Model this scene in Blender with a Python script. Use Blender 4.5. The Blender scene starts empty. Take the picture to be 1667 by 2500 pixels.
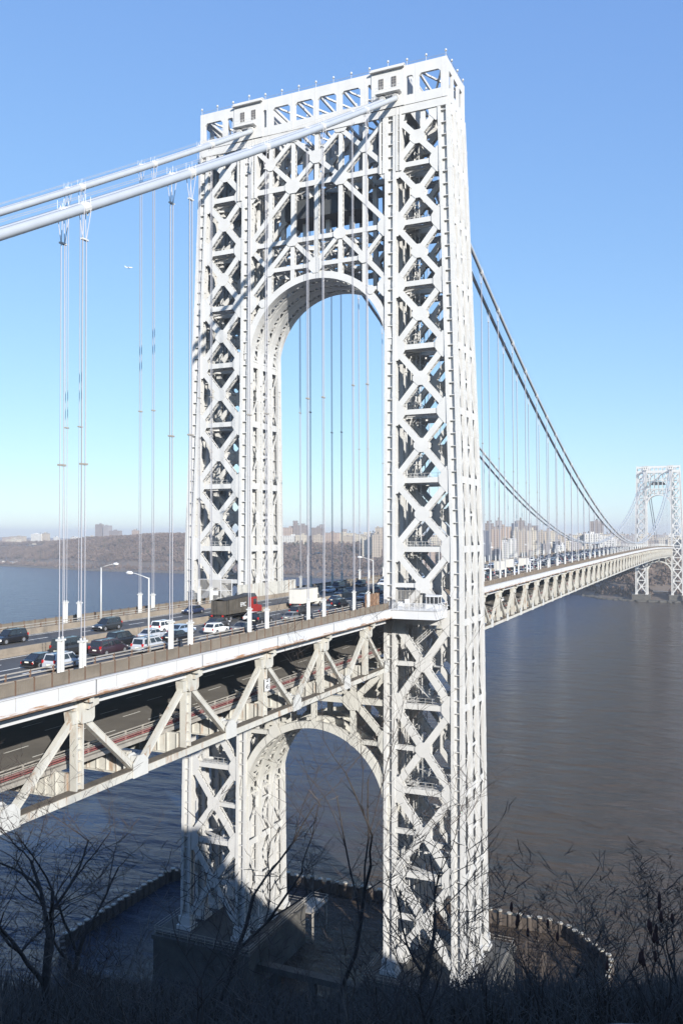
import bpy, bmesh, math, random
from math import sin, cos, tan, pi, radians, sqrt, atan2
from mathutils import Vector, Matrix
random.seed(7)
scene = bpy.context.scene
HAZE = 0.00013
COL = scene.collection
V = Vector

# ------------------------------------------------------------------ helpers
class MB:
    """mesh builder"""
    def __init__(s): s.v = []; s.f = []
    def quadbox(s, c, ax, ay, az):
        n = len(s.v)
        for i in (-1, 1):
            for j in (-1, 1):
                for k in (-1, 1):
                    p = c + ax*i + ay*j + az*k
                    s.v.append((p[0], p[1], p[2]))
        s.f += [(n, n+1, n+3, n+2), (n+4, n+6, n+7, n+5), (n, n+4, n+5, n+1), (n+2, n+3, n+7, n+6), (n, n+2, n+6, n+4), (n+1, n+5, n+7, n+3)]
    def box(s, x0, x1, y0, y1, z0, z1):
        s.quadbox(V(((x0+x1)/2, (y0+y1)/2, (z0+z1)/2)), V(((x1-x0)/2, 0, 0)), V((0, (y1-y0)/2, 0)), V((0, 0, (z1-z0)/2)))
    def bar(s, a, b, w, h, up=(0, 0, 1)):
        """bar from a to b; w across (perp. to up), h along up"""
        a = V(a); b = V(b); d = b-a; L = d.length
        if L < 1e-6: return
        d /= L; u = V(up); u = u-d*u.dot(d)
        if u.length < 1e-4: u = V((1, 0, 0)); u = u-d*u.dot(d)
        u.normalize(); r = d.cross(u)
        s.quadbox((a+b)/2, d*(L/2), r*(w/2), u*(h/2))
    def tube(s, pts, rad, n=6, cap=True):
        pts = [V(p) for p in pts]; rad = rad if isinstance(rad, (list, tuple)) else [rad]*len(pts)
        base = len(s.v); prev = None
        for i, p in enumerate(pts):
            d = (pts[min(i+1, len(pts)-1)]-pts[max(i-1, 0)])
            if d.length < 1e-9: d = V((0, 0, 1))
            d.normalize()
            if prev is None:
                u = V((0, 0, 1)) if abs(d.z) < .9 else V((1, 0, 0))
            else: u = prev
            u = (u-d*u.dot(d)).normalized(); prev = u; r = d.cross(u)
            for k in range(n):
                a = 2*pi*k/n; q = p+(u*cos(a)+r*sin(a))*rad[i]; s.v.append((q[0], q[1], q[2]))
        for i in range(len(pts)-1):
            for k in range(n):
                k2 = (k+1) % n; o = base+i*n
                s.f.append((o+k, o+k2, o+n+k2, o+n+k))
        if cap:
            s.f.append(tuple(base+k for k in range(n))[::-1]); s.f.append(tuple(base+(len(pts)-1)*n+k for k in range(n)))
    def poly(s, pts, off):
        """extrude polygon pts (3d) by vector off"""
        n = len(s.v); m = len(pts); off = V(off)
        for p in pts: s.v.append(tuple(V(p)))
        for p in pts: s.v.append(tuple(V(p)+off))
        s.f.append(tuple(range(n, n+m))[::-1]); s.f.append(tuple(range(n+m, n+2*m)))
        for i in range(m): s.f.append((n+i, n+(i+1) % m, n+m+(i+1) % m, n+m+i))
    def ball(s, c, r, n=6, m=4):
        c = V(c); b = len(s.v)
        for i in range(m+1):
            t = pi*i/m
            for k in range(n):
                a = 2*pi*k/n; s.v.append((c.x+r*sin(t)*cos(a), c.y+r*sin(t)*sin(a), c.z+r*cos(t)))
        for i in range(m):
            for k in range(n): s.f.append((b+i*n+k, b+i*n+(k+1) % n, b+(i+1)*n+(k+1) % n, b+(i+1)*n+k))
    def build(s, name, mat, parent=None, smooth=False, fix=True, hide=False):
        me = bpy.data.meshes.new(name); me.from_pydata(s.v, [], s.f); me.update()
        if fix:
            bm = bmesh.new(); bm.from_mesh(me); bmesh.ops.recalc_face_normals(bm, faces=bm.faces); bm.to_mesh(me); bm.free()
        if smooth: me.polygons.foreach_set('use_smooth', [True]*len(me.polygons))
        me.materials.append(mat)
        o = bpy.data.objects.new(name, me); COL.objects.link(o)
        if parent is not None: o.parent = parent
        return o

def tag(o, label=None, cat=None, group=None, kind=None):
    if label: o['label'] = label
    if cat: o['category'] = cat
    if group: o['group'] = group
    if kind: o['kind'] = kind
    return o
def thing(name, label, cat, loc=(0, 0, 0), rz=0.0, group=None):
    o = bpy.data.objects.new(name, None); COL.objects.link(o); o.location = loc; o.rotation_euler = (0, 0, rz)
    o.empty_display_size = .1
    return tag(o, label, cat, group)
KIDS = {}
def dup(root, loc, rz=0.0, label=None, group=None, color=None):
    if root.name not in KIDS:
        def walk(o): return [(c, walk(c)) for c in bpy.data.objects if c.parent == o]
        KIDS[root.name] = walk(root)
    r = root.copy(); COL.objects.link(r); r.location = loc; r.rotation_euler = (0, 0, rz)
    if label: r['label'] = label
    if group: r['group'] = group
    def rec(lst, par):
        for c, sub in lst:
            d = c.copy(); COL.objects.link(d); d.parent = par
            if color: d.color = color
            rec(sub, d)
    rec(KIDS[root.name], r)
    return r
ORD = ['first', 'second', 'third', 'fourth', 'fifth', 'sixth', 'seventh', 'eighth', 'ninth', 'tenth', 'eleventh', 'twelfth', 'thirteenth', 'fourteenth', 'fifteenth', 'sixteenth', 'seventeenth', 'eighteenth', 'nineteenth']
TENS = {20: ('twenty', 'twentieth'), 30: ('thirty', 'thirtieth'), 40: ('forty', 'fortieth'), 50: ('fifty', 'fiftieth'), 60: ('sixty', 'sixtieth'), 70: ('seventy', 'seventieth'), 80: ('eighty', 'eightieth'), 90: ('ninety', 'ninetieth')}
def ordn(n):
    if n < 20: return ORD[n-1]
    if n >= 100: return 'hundredth' if n == 100 else 'hundred and '+ordn(n-100)
    t = n//10*10
    return TENS[t][1] if n % 10 == 0 else TENS[t][0]+'-'+ORD[n % 10-1]

# ------------------------------------------------------------------ materials
def newmat(name):
    m = bpy.data.materials.new(name); m.use_nodes = True
    nt = m.node_tree; b = nt.nodes['Principled BSDF']
    return m, nt, b
def N(nt, t, **k):
    n = nt.nodes.new(t)
    for a, v in k.items():
        if a.startswith('in_'): n.inputs[a[3:].replace('_', ' ')].default_value = v
        else: setattr(n, a, v)
    return n
def simple(name, col, rough=.6, metal=0.0, var=.12, scale=1.0, bump=0.0, bscale=8.0, spec=.5, coords='Object', streak=None):
    m, nt, b = newmat(name); L = nt.links.new
    b.inputs['Roughness'].default_value = rough; b.inputs['Metallic'].default_value = metal
    b.inputs['Specular IOR Level'].default_value = spec
    tc = N(nt, 'ShaderNodeTexCoord'); no = N(nt, 'ShaderNodeTexNoise', in_Scale=scale, in_Detail=6.0, in_Roughness=.6)
    L(tc.outputs[coords], no.inputs['Vector'])
    mx = N(nt, 'ShaderNodeMix', data_type='RGBA'); mr = N(nt, 'ShaderNodeMapRange', in_From_Min=.3, in_From_Max=.7)
    L(no.outputs['Fac'], mr.inputs['Value']); L(mr.outputs['Result'], mx.inputs['Factor'])
    c = V(col); a = [max(0, x*(1-var)) for x in c]; d = [min(1, x*(1+var)) for x in c]
    mx.inputs['A'].default_value = (*a, 1); mx.inputs['B'].default_value = (*d, 1)
    out = mx.outputs['Result']
    if streak:
        scol, thr, sc3 = streak
        mp = N(nt, 'ShaderNodeMapping'); mp.inputs['Scale'].default_value = sc3
        L(tc.outputs[coords], mp.inputs['Vector'])
        n2 = N(nt, 'ShaderNodeTexNoise', in_Scale=1.0, in_Detail=8.0, in_Roughness=.7); L(mp.outputs['Vector'], n2.inputs['Vector'])
        r2 = N(nt, 'ShaderNodeMapRange', in_From_Min=thr, in_From_Max=thr+.13); L(n2.outputs['Fac'], r2.inputs['Value'])
        m2 = N(nt, 'ShaderNodeMix', data_type='RGBA'); L(r2.outputs['Result'], m2.inputs['Factor']); L(out, m2.inputs['A'])
        m2.inputs['B'].default_value = (*scol, 1); out = m2.outputs['Result']
    L(out, b.inputs['Base Color'])
    if bump:
        nb = N(nt, 'ShaderNodeTexNoise', in_Scale=bscale, in_Detail=5.0); L(tc.outputs[coords], nb.inputs['Vector'])
        bp = N(nt, 'ShaderNodeBump', in_Strength=bump, in_Distance=.1); L(nb.outputs['Fac'], bp.inputs['Height']); L(bp.outputs['Normal'], b.inputs['Normal'])
    return m
RUST = (.33, .17, .08)
M = {}
M['tower'] = simple('tower_paint', (.53, .525, .51), .5, var=.06, scale=.35, streak=((.38, .30, .21), .665, (.9, .9, .10)))
M['tower_low'] = simple('tower_paint_aged', (.51, .50, .46), .55, var=.08, scale=.3, streak=((.40, .25, .12), .62, (.7, .7, .06)))
M['truss'] = simple('truss_paint', (.475, .465, .425), .55, var=.12, scale=.5, streak=((.27, .15, .075), .545, (1.1, 1.1, .14)))
M['fascia'] = simple('fascia_paint', (.56, .565, .575), .5, var=.05, scale=.2, streak=(RUST, .80, (.3, .3, 1.2)))
M['rustedge'] = simple('rusty_edge', (.20, .12, .075), .8, var=.4, scale=1.6, streak=((.40, .35, .29), .55, (.5, .5, .5)))
M['rustband'] = simple('rust_bleed', (.54, .535, .53), .6, var=.05, scale=.5, streak=((.34, .19, .10), .47, (.35, .5, 2.2)))
M['cable'] = simple('cable_paint', (.36, .385, .42), .4, var=.05, scale=.4)
M['rope'] = simple('rope_grey', (.46, .45, .47), .45, var=.05)
M['dark'] = simple('dark_steel', (.05, .055, .06), .6)
M['grille'] = simple('window_grille', (.06, .06, .07), .4)
M['asphalt'] = simple('asphalt', (.085, .085, .087), .85, var=.22, scale=.25, bump=.2, bscale=12, streak=((.15, .145, .14), .60, (.05, .5, .5)))
M['asphalt2'] = simple('lower_asphalt', (.155, .142, .125), .85, var=.2, scale=.2, bump=.2, bscale=12, streak=((.19, .18, .165), .60, (.05, .5, .5)))
M['conc'] = simple('barrier_concrete', (.25, .21, .165), .9, var=.2, scale=.5, bump=.3, bscale=6, streak=((.13, .10, .08), .60, (.8, .8, .3)))
M['walk'] = simple('walkway_concrete', (.33, .31, .28), .9, var=.15, scale=.6)
M['fence'] = simple('fence_mesh', (.17, .145, .115), .8, var=.22, scale=.45, streak=((.21, .145, .10), .58, (.3, .3, .6)))
M['fencepost'] = simple('rusty_post', (.12, .07, .045), .8, var=.3, scale=2)
M['rail'] = simple('galvanised_rail', (.30, .28, .25), .6, var=.2, scale=1)
M['mark'] = simple('road_paint', (.78, .77, .72), .7, var=.12, scale=3)
M['redpipe'] = simple('red_conduit', (.27, .085, .085), .7, var=.35, scale=1.2)
M['lamp'] = simple('lamp_paint', (.54, .54, .52), .4, var=.04)
M['stone'] = simple('pier_stone', (.085, .08, .07), .9, var=.35, scale=.25, bump=.4, bscale=2)
M['pile'] = simple('pile_steel', (.07, .055, .045), .85, var=.3, scale=1)
M['cap'] = simple('pile_cap', (.40, .37, .31), .8, var=.25, scale=2)
M['glass'] = simple('car_glass', (.02, .025, .03), .08, var=.02, spec=.8)
M['tyre'] = simple('tyre', (.02, .02, .02), .85)
M['rim'] = simple('wheel_rim', (.5, .5, .52), .35, metal=.7)
M['hl'] = simple('headlight_glass', (.8, .8, .82), .15)
M['tl'] = simple('tail_light_plastic', (.45, .02, .02), .25)
M['plate'] = simple('licence_plate', (.7, .7, .6), .5)
M['trim'] = simple('black_plastic', (.025, .025, .027), .6)
M['sign'] = simple('sign_white', (.66, .66, .66), .5, var=.03)
M['orange'] = simple('orange_sign', (.75, .32, .04), .5)
M['black'] = simple('black_letter', (.02, .02, .02), .6)
M['bark'] = simple('bark', (.045, .038, .034), .95, var=.3, scale=6, bump=.4, bscale=20)
M['chordtop'] = simple('grimy_top', (.13, .11, .085), .9, var=.3, scale=1)
M['twig'] = simple('twig', (.055, .043, .038), .95, var=.3, scale=3)
M['twig2'] = simple('pale_twig', (.11, .09, .075), .95, var=.3, scale=3)
M['cone'] = simple('sumac_seed', (.05, .022, .018), 1, var=.3, scale=8)
M['ledge'] = simple('ledge_rock', (.10, .10, .105), .9, var=.25, scale=1.2, bump=.6, bscale=5)
M['shrubground'] = simple('leaf_litter', (.055, .045, .035), 1, var=.45, scale=1.5, bump=.8, bscale=6)
M['brush'] = simple('brush', (.05, .042, .034), 1, var=.4, scale=.6)
M['farwood'] = simple('winter_crowns', (.138, .102, .086), 1, var=.35, scale=.012, streak=((.185, .135, .115), .55, (.02, .02, .02)))
M['farever'] = simple('evergreen_crowns', (.045, .055, .035), 1, var=.3, scale=.05)
M['truckwhite'] = simple('truck_white', (.58, .56, .51), .5, var=.06, scale=.5)
M['trailer'] = simple('trailer_grey', (.075, .065, .052), .75, var=.3, scale=.8)
M['truckred'] = simple('truck_red', (.27, .022, .018), .4, var=.06)
M['plane'] = simple('aircraft_white', (.75, .76, .78), .4)

def carpaint():
    m, nt, b = newmat('car_paint'); L = nt.links.new
    oi = N(nt, 'ShaderNodeObjectInfo'); L(oi.outputs['Color'], b.inputs['Base Color'])
    b.inputs['Roughness'].default_value = .32; b.inputs['Coat Weight'].default_value = .5; b.inputs['Coat Roughness'].default_value = .08
    return m
M['car'] = carpaint()

def building_mat(name, wall, win, sx=5.2, sz=3.6, frac=.42, fz=.55, stain=.15):
    """facade pattern in object space: rows and columns of windows on vertical faces"""
    m, nt, b = newmat(name); L = nt.links.new
    tc = N(nt, 'ShaderNodeTexCoord'); se = N(nt, 'ShaderNodeSeparateXYZ'); L(tc.outputs['Object'], se.inputs[0])
    geo = N(nt, 'ShaderNodeNewGeometry'); sn = N(nt, 'ShaderNodeSeparateXYZ'); L(geo.outputs['Normal'], sn.inputs[0])
    def math_(op, a, bb=None, c=None):
        n = N(nt, 'ShaderNodeMath', operation=op)
        for i, q in enumerate((a, bb, c)):
            if q is None: continue
            if isinstance(q, (int, float)): n.inputs[i].default_value = q
            else: L(q, n.inputs[i])
        return n.outputs[0]
    h = math_('ADD', se.outputs['X'], se.outputs['Y'])
    fx = math_('FRACT', math_('DIVIDE', h, sx)); fzv = math_('FRACT', math_('DIVIDE', se.outputs['Z'], sz))
    wx = math_('LESS_THAN', fx, frac); wz = math_('LESS_THAN', math_('ABSOLUTE', math_('SUBTRACT', fzv, .5)), fz/2)
    vert = math_('LESS_THAN', math_('ABSOLUTE', sn.outputs['Z']), .5)
    mask = math_('MULTIPLY', math_('MULTIPLY', wx, wz), vert)
    no = N(nt, 'ShaderNodeTexNoise', in_Scale=.05, in_Detail=5.0); L(tc.outputs['Object'], no.inputs['Vector'])
    oi = N(nt, 'ShaderNodeObjectInfo')
    mx0 = N(nt, 'ShaderNodeMix', data_type='RGBA'); L(no.outputs['Fac'], mx0.inputs['Factor'])
    mx0.inputs['A'].default_value = (*[c*(1-stain) for c in wall], 1); mx0.inputs['B'].default_value = (*[min(1, c*(1+stain)) for c in wall], 1)
    mx = N(nt, 'ShaderNodeMix', data_type='RGBA'); L(mask, mx.inputs['Factor']); L(mx0.outputs['Result'], mx.inputs['A']); mx.inputs['B'].default_value = (*win, 1)
    L(mx.outputs['Result'], b.inputs['Base Color']); b.inputs['Roughness'].default_value = .8
    return m
WIN = (.035, .035, .045)
BM = {
 'tan': building_mat('brick_tan', (.44, .37, .29), WIN), 'pink': building_mat('brick_pink', (.40, .31, .25), WIN),
 'cream': building_mat('brick_cream', (.54, .48, .38), WIN, sx=4.6), 'grey': building_mat('brick_grey', (.33, .30, .29), WIN, sx=6),
 'mauve': building_mat('brick_mauve', (.25, .21, .19), WIN, sx=4.4), 'white': building_mat('brick_white', (.62, .60, .55), WIN, sx=5),
 'dark': building_mat('dark_facade', (.10, .11, .14), (.05, .06, .08), sx=4.4),
}
M['roof'] = simple('flat_roof', (.22, .21, .20), .9, scale=.1)

def water_mat():
    m, nt, b = newmat('river_water'); L = nt.links.new
    tc = N(nt, 'ShaderNodeTexCoord')
    n0 = N(nt, 'ShaderNodeTexNoise', in_Scale=.006, in_Detail=5.0, in_Distortion=.4); L(tc.outputs['Object'], n0.inputs['Vector'])
    # base colour goes from blue to brown southwards, edge broken by noise
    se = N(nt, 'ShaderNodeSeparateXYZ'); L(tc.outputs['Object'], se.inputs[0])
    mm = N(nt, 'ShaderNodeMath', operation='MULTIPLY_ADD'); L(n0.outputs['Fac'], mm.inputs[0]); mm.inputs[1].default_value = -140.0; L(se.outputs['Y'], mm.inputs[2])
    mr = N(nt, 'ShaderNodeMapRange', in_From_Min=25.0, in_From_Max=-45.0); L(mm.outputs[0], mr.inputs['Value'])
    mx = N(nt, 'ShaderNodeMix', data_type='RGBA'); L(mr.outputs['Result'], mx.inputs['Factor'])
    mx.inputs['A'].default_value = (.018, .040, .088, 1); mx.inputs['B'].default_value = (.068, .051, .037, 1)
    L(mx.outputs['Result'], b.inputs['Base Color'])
    b.inputs['Roughness'].default_value = .17; b.inputs['IOR'].default_value = 1.33
    mp = N(nt, 'ShaderNodeMapping'); mp.inputs['Rotation'].default_value = (0, 0, radians(28)); mp.inputs['Scale'].default_value = (.30, .11, 1)
    L(tc.outputs['Object'], mp.inputs['Vector'])
    w1 = N(nt, 'ShaderNodeTexNoise', in_Scale=1.0, in_Detail=7.0, in_Roughness=.62, in_Distortion=.6); L(mp.outputs['Vector'], w1.inputs['Vector'])
    mp2 = N(nt, 'ShaderNodeMapping'); mp2.inputs['Rotation'].default_value = (0, 0, radians(10)); mp2.inputs['Scale'].default_value = (.10, .035, 1)
    L(tc.outputs['Object'], mp2.inputs['Vector'])
    w2 = N(nt, 'ShaderNodeTexNoise', in_Scale=1.0, in_Detail=4.0); L(mp2.outputs['Vector'], w2.inputs['Vector'])
    ad = N(nt, 'ShaderNodeMath', operation='MULTIPLY_ADD'); L(w2.outputs['Fac'], ad.inputs[0]); ad.inputs[1].default_value = 3.4; L(w1.outputs['Fac'], ad.inputs[2])
    bp = N(nt, 'ShaderNodeBump', in_Strength=1.0, in_Distance=2.4); L(ad.outputs[0], bp.inputs['Height']); L(bp.outputs['Normal'], b.inputs['Normal'])
    return m
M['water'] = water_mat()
def terrain_mat(name, a, c, sc):
    m, nt, b = newmat(name); L = nt.links.new
    tc = N(nt, 'ShaderNodeTexCoord'); n = N(nt, 'ShaderNodeTexNoise', in_Scale=sc, in_Detail=8.0); L(tc.outputs['Object'], n.inputs['Vector'])
    cr = N(nt, 'ShaderNodeValToRGB'); cr.color_ramp.elements[0].position = .35; cr.color_ramp.elements[1].position = .65
    cr.color_ramp.elements[0].color = (*a, 1); cr.color_ramp.elements[1].color = (*c, 1); L(n.outputs['Fac'], cr.inputs['Fac']); L(cr.outputs['Color'], b.inputs['Base Color'])
    b.inputs['Roughness'].default_value = 1; b.inputs['Specular IOR Level'].default_value = .1
    return m
M['farland'] = terrain_mat('far_ground', (.14, .115, .10), (.20, .16, .13), .01)
M['nearland'] = terrain_mat('bluff_ground', (.03, .027, .022), (.06, .05, .04), .3)

# ------------------------------------------------------------------ camera, sun, sky
CAM = V((-159.92, -74.25, 92.12)); yaw, pit, rol = .4205, .0270, -.0037
FW = V((cos(yaw)*cos(pit), sin(yaw)*cos(pit), sin(pit)))
rt = V((sin(yaw), -cos(yaw), 0)); up = rt.cross(FW)
RT = rt*cos(rol)+up*sin(rol); UP = up*cos(rol)-rt*sin(rol)
cd = bpy.data.cameras.new('camera'); co = bpy.data.objects.new('camera', cd); COL.objects.link(co)
Mx = Matrix.Identity(4)
for i in range(3): Mx[i][0] = RT[i]; Mx[i][1] = UP[i]; Mx[i][2] = -FW[i]; Mx[i][3] = CAM[i]
co.matrix_world = Mx
cd.sensor_fit = 'VERTICAL'; cd.sensor_height = 36; cd.lens = 2055.2/2500*36; cd.clip_start = .2; cd.clip_end = 60000
scene.camera = co

TH, EL = radians(48.0), radians(18.9)       # direction the light travels in plan, and its dip
sd = V((cos(EL)*cos(TH), cos(EL)*sin(TH), -sin(EL)))
sun = bpy.data.lights.new('sun', 'SUN'); sun.energy = 5.0; sun.angle = radians(.5); sun.color = (1, .955, .88)
so = bpy.data.objects.new('sun', sun); COL.objects.link(so); so.rotation_euler = sd.to_track_quat('-Z', 'Y').to_euler()
so.location = (-300, -300, 300)
w = bpy.data.worlds.new('World'); scene.world = w; w.use_nodes = True
nt = w.node_tree; bg = nt.nodes['Background']
sky = nt.nodes.new('ShaderNodeTexSky'); sky.sky_type = 'NISHITA'; sky.sun_disc = False
sky.sun_elevation = EL; sky.sun_rotation = atan2(-sd.x, -sd.y); sky.altitude = 0; sky.air_density = 1.0; sky.dust_density = 0.0; sky.ozone_density = 3.0
# grade of the clear sky, per channel (soft shoulder towards the horizon)
sp = nt.nodes.new('ShaderNodeSeparateColor'); cb = nt.nodes.new('ShaderNodeCombineColor'); nt.links.new(sky.outputs[0], sp.inputs[0])
for ch, (ga, am) in enumerate(((.66, 1.25), (.60, 1.68), (.36, 3.12))):
    pw = nt.nodes.new('ShaderNodeMath'); pw.operation = 'POWER'; pw.inputs[1].default_value = ga; nt.links.new(sp.outputs[ch], pw.inputs[0])
    mu = nt.nodes.new('ShaderNodeMath'); mu.operation = 'MULTIPLY'; mu.inputs[1].default_value = am; nt.links.new(pw.outputs[0], mu.inputs[0]); nt.links.new(mu.outputs[0], cb.inputs[ch])
nt.links.new(cb.outputs[0], bg.inputs[0]); bg.inputs[1].default_value = .112
scene.view_settings.view_transform = 'Standard'; scene.view_settings.look = 'None'; scene.view_settings.exposure = .68; scene.view_settings.gamma = 1
scene.cycles.diffuse_bounces = 2; scene.render.resolution_x = 682; scene.render.resolution_y = 1024

def interp(x, P):
    if x <= P[0][0]: return P[0][1]
    for (a, b), (c, d) in zip(P, P[1:]):
        if x <= c: return b+(d-b)*(x-a)/(c-a)
    return P[-1][1]
def sinterp(x, P):
    """smooth (Catmull-Rom) interpolation"""
    if x <= P[0][0]: return P[0][1]
    if x >= P[-1][0]: return P[-1][1]
    for i in range(len(P)-1):
        if x <= P[i+1][0]:
            x0, y0 = P[i]; x1, y1 = P[i+1]
            def sl(j):
                if j <= 0 or j >= len(P)-1: return (P[1][1]-P[0][1])/(P[1][0]-P[0][0]) if j <= 0 else (P[-1][1]-P[-2][1])/(P[-1][0]-P[-2][0])
                return (P[j+1][1]-P[j-1][1])/(P[j+1][0]-P[j-1][0])
            h = x1-x0; t = (x-x0)/h; m0 = sl(i)*h; m1 = sl(i+1)*h
            return (2*t**3-3*t*t+1)*y0+(t**3-2*t*t+t)*m0+(-2*t**3+3*t*t)*y1+(t**3-t*t)*m1
ZP = [(-400, 76.0), (-200, 78.0), (0, 78.35), (200, 79.0), (480, 79.4), (700, 78.6), (880, 76.3), (1067, 73.0), (1400, 66)]
def zd(x): return sinterp(x, ZP)

# ------------------------------------------------------------------ TOWER
LV = [174.7, 164.5, 153.0, 140.8, 128.4, 115.7, 102.5, 89.3, 75.5, 59.5, 43.7, 28.1, 12.0]
CW = 2.3; CX = 1.65; YI = 16.3
def W(z): return interp(z, [(10, 30.8), (89.5, 30.75), (184, 27.95)])
def T(z): return interp(z, [(10, 18.5), (89.5, 15.6), (184, 11.65)])
def colx(i, z): t = T(z)/2-CX/2; return -t+2*t*i/3
def yout(z): return W(z)-CW/2

def column_mesh(i, inner, s, ):
    mb = MB()
    zs = [9.5, 89.5, 176.3]; hx, hy = CX/2, CW/2
    for z0, z1 in zip(zs, zs[1:]):
        a = V((colx(i, z0), s*(YI if inner else yout(z0)), z0)); b = V((colx(i, z1), s*(YI if inner else yout(z1)), z1))
        mb.bar(a, b, CW-1.0, CX-1.2, (1, 0, 0))
        for dx in (-1, 1):
            for dy in (-1, 1):
                o = V((dx*(hx-.25), dy*(hy-.31), 0)); mb.bar(a+o, b+o, .62, .5, (1, 0, 0))
        n = int((z1-z0)/2.35)
        for k in range(1, n):
            p = a.lerp(b, k/n); mb.quadbox(p, V((hx-.08, 0, 0)), V((0, hy-.1, 0)), V((0, 0, .07)))
        for k in range(1, n//3):     # splice plates
            p = a.lerp(b, k*3/n+.01)
            for dx in (-1, 1):
                for dy in (-1, 1): mb.quadbox(p+V((dx*(hx-.25), dy*(hy-.31), 0)), V((.28, 0, 0)), V((0, .34, 0)), V((0, 0, .5)))
        for k in range(n):           # bolt heads along the cover plates
            for fr in (.25, .75):
                p = a.lerp(b, (k+fr)/n)
                for dy in (-1, 1): mb.quadbox(p+V((-hx, dy*(hy-.31), 0)), V((.03, 0, 0)), V((0, .06, 0)), V((0, 0, .06)))
    a = V((colx(i, 9.5), s*(YI if inner else yout(9.5)), 9.5))
    mb.box(a.x-1.4, a.x+1.4, a.y-1.7, a.y+1.7, 9.0, 9.9)
    mb.bar(a, a+V((0, 0, 2.2)), 2.75, 2.1, (1, 0, 0))
    return mb
def lmem(mb, a, b, w=1.2, g=1.1, lace=True, t=.1):
    """built-up member in a transverse (y-z) plane: two flat webs joined by lacing along both edges"""
    a = V(a); b = V(b); g += random.uniform(-.03, .03); w += random.uniform(-.02, .02)
    d = (b-a); L = d.length; d /= L; n = V((0, -d.z, d.y)).normalized()
    for sx in (-1, 1):
        o = V((sx*g/2, 0, 0)); mb.bar(a+o, b+o, t, w, n)
        for sn in (-1, 1):   # edge angles
            q = o-V((sx*.12, 0, 0))+n*sn*(w/2-.04); mb.bar(a+q, b+q, .2, .07, n)
    if lace:
        m = max(3, int(L/1.0))
        for sn in (-1, 1):
            for k in range(m):
                p = a+d*(L*k/m)+n*sn*(w/2-.05); q = a+d*(L*(k+1)/m)+n*sn*(w/2-.05); s2 = 1 if k % 2 else -1
                mb.bar(p+V((s2*g/2*.85, 0, 0)), q-V((s2*g/2*.85, 0, 0)), .16, .04, n)
def gusset(mb, x, y, z, pts, g=1.1):
    for sx in (-1, 1):
        off = sx*(g/2+.075+random.uniform(0, .012))
        mb.poly([(x+off-.03, y+py, z+pz) for py, pz in pts], (.06, 0, 0))
def octa(w, h, c=.32): 
    a, b = w/2, h/2; k = c*min(w, h)
    return [(-a, -b+k), (-a+k, -b), (a-k, -b), (a, -b+k), (a, b-k), (a-k, b), (-a+k, b), (-a, b-k)]

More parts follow.
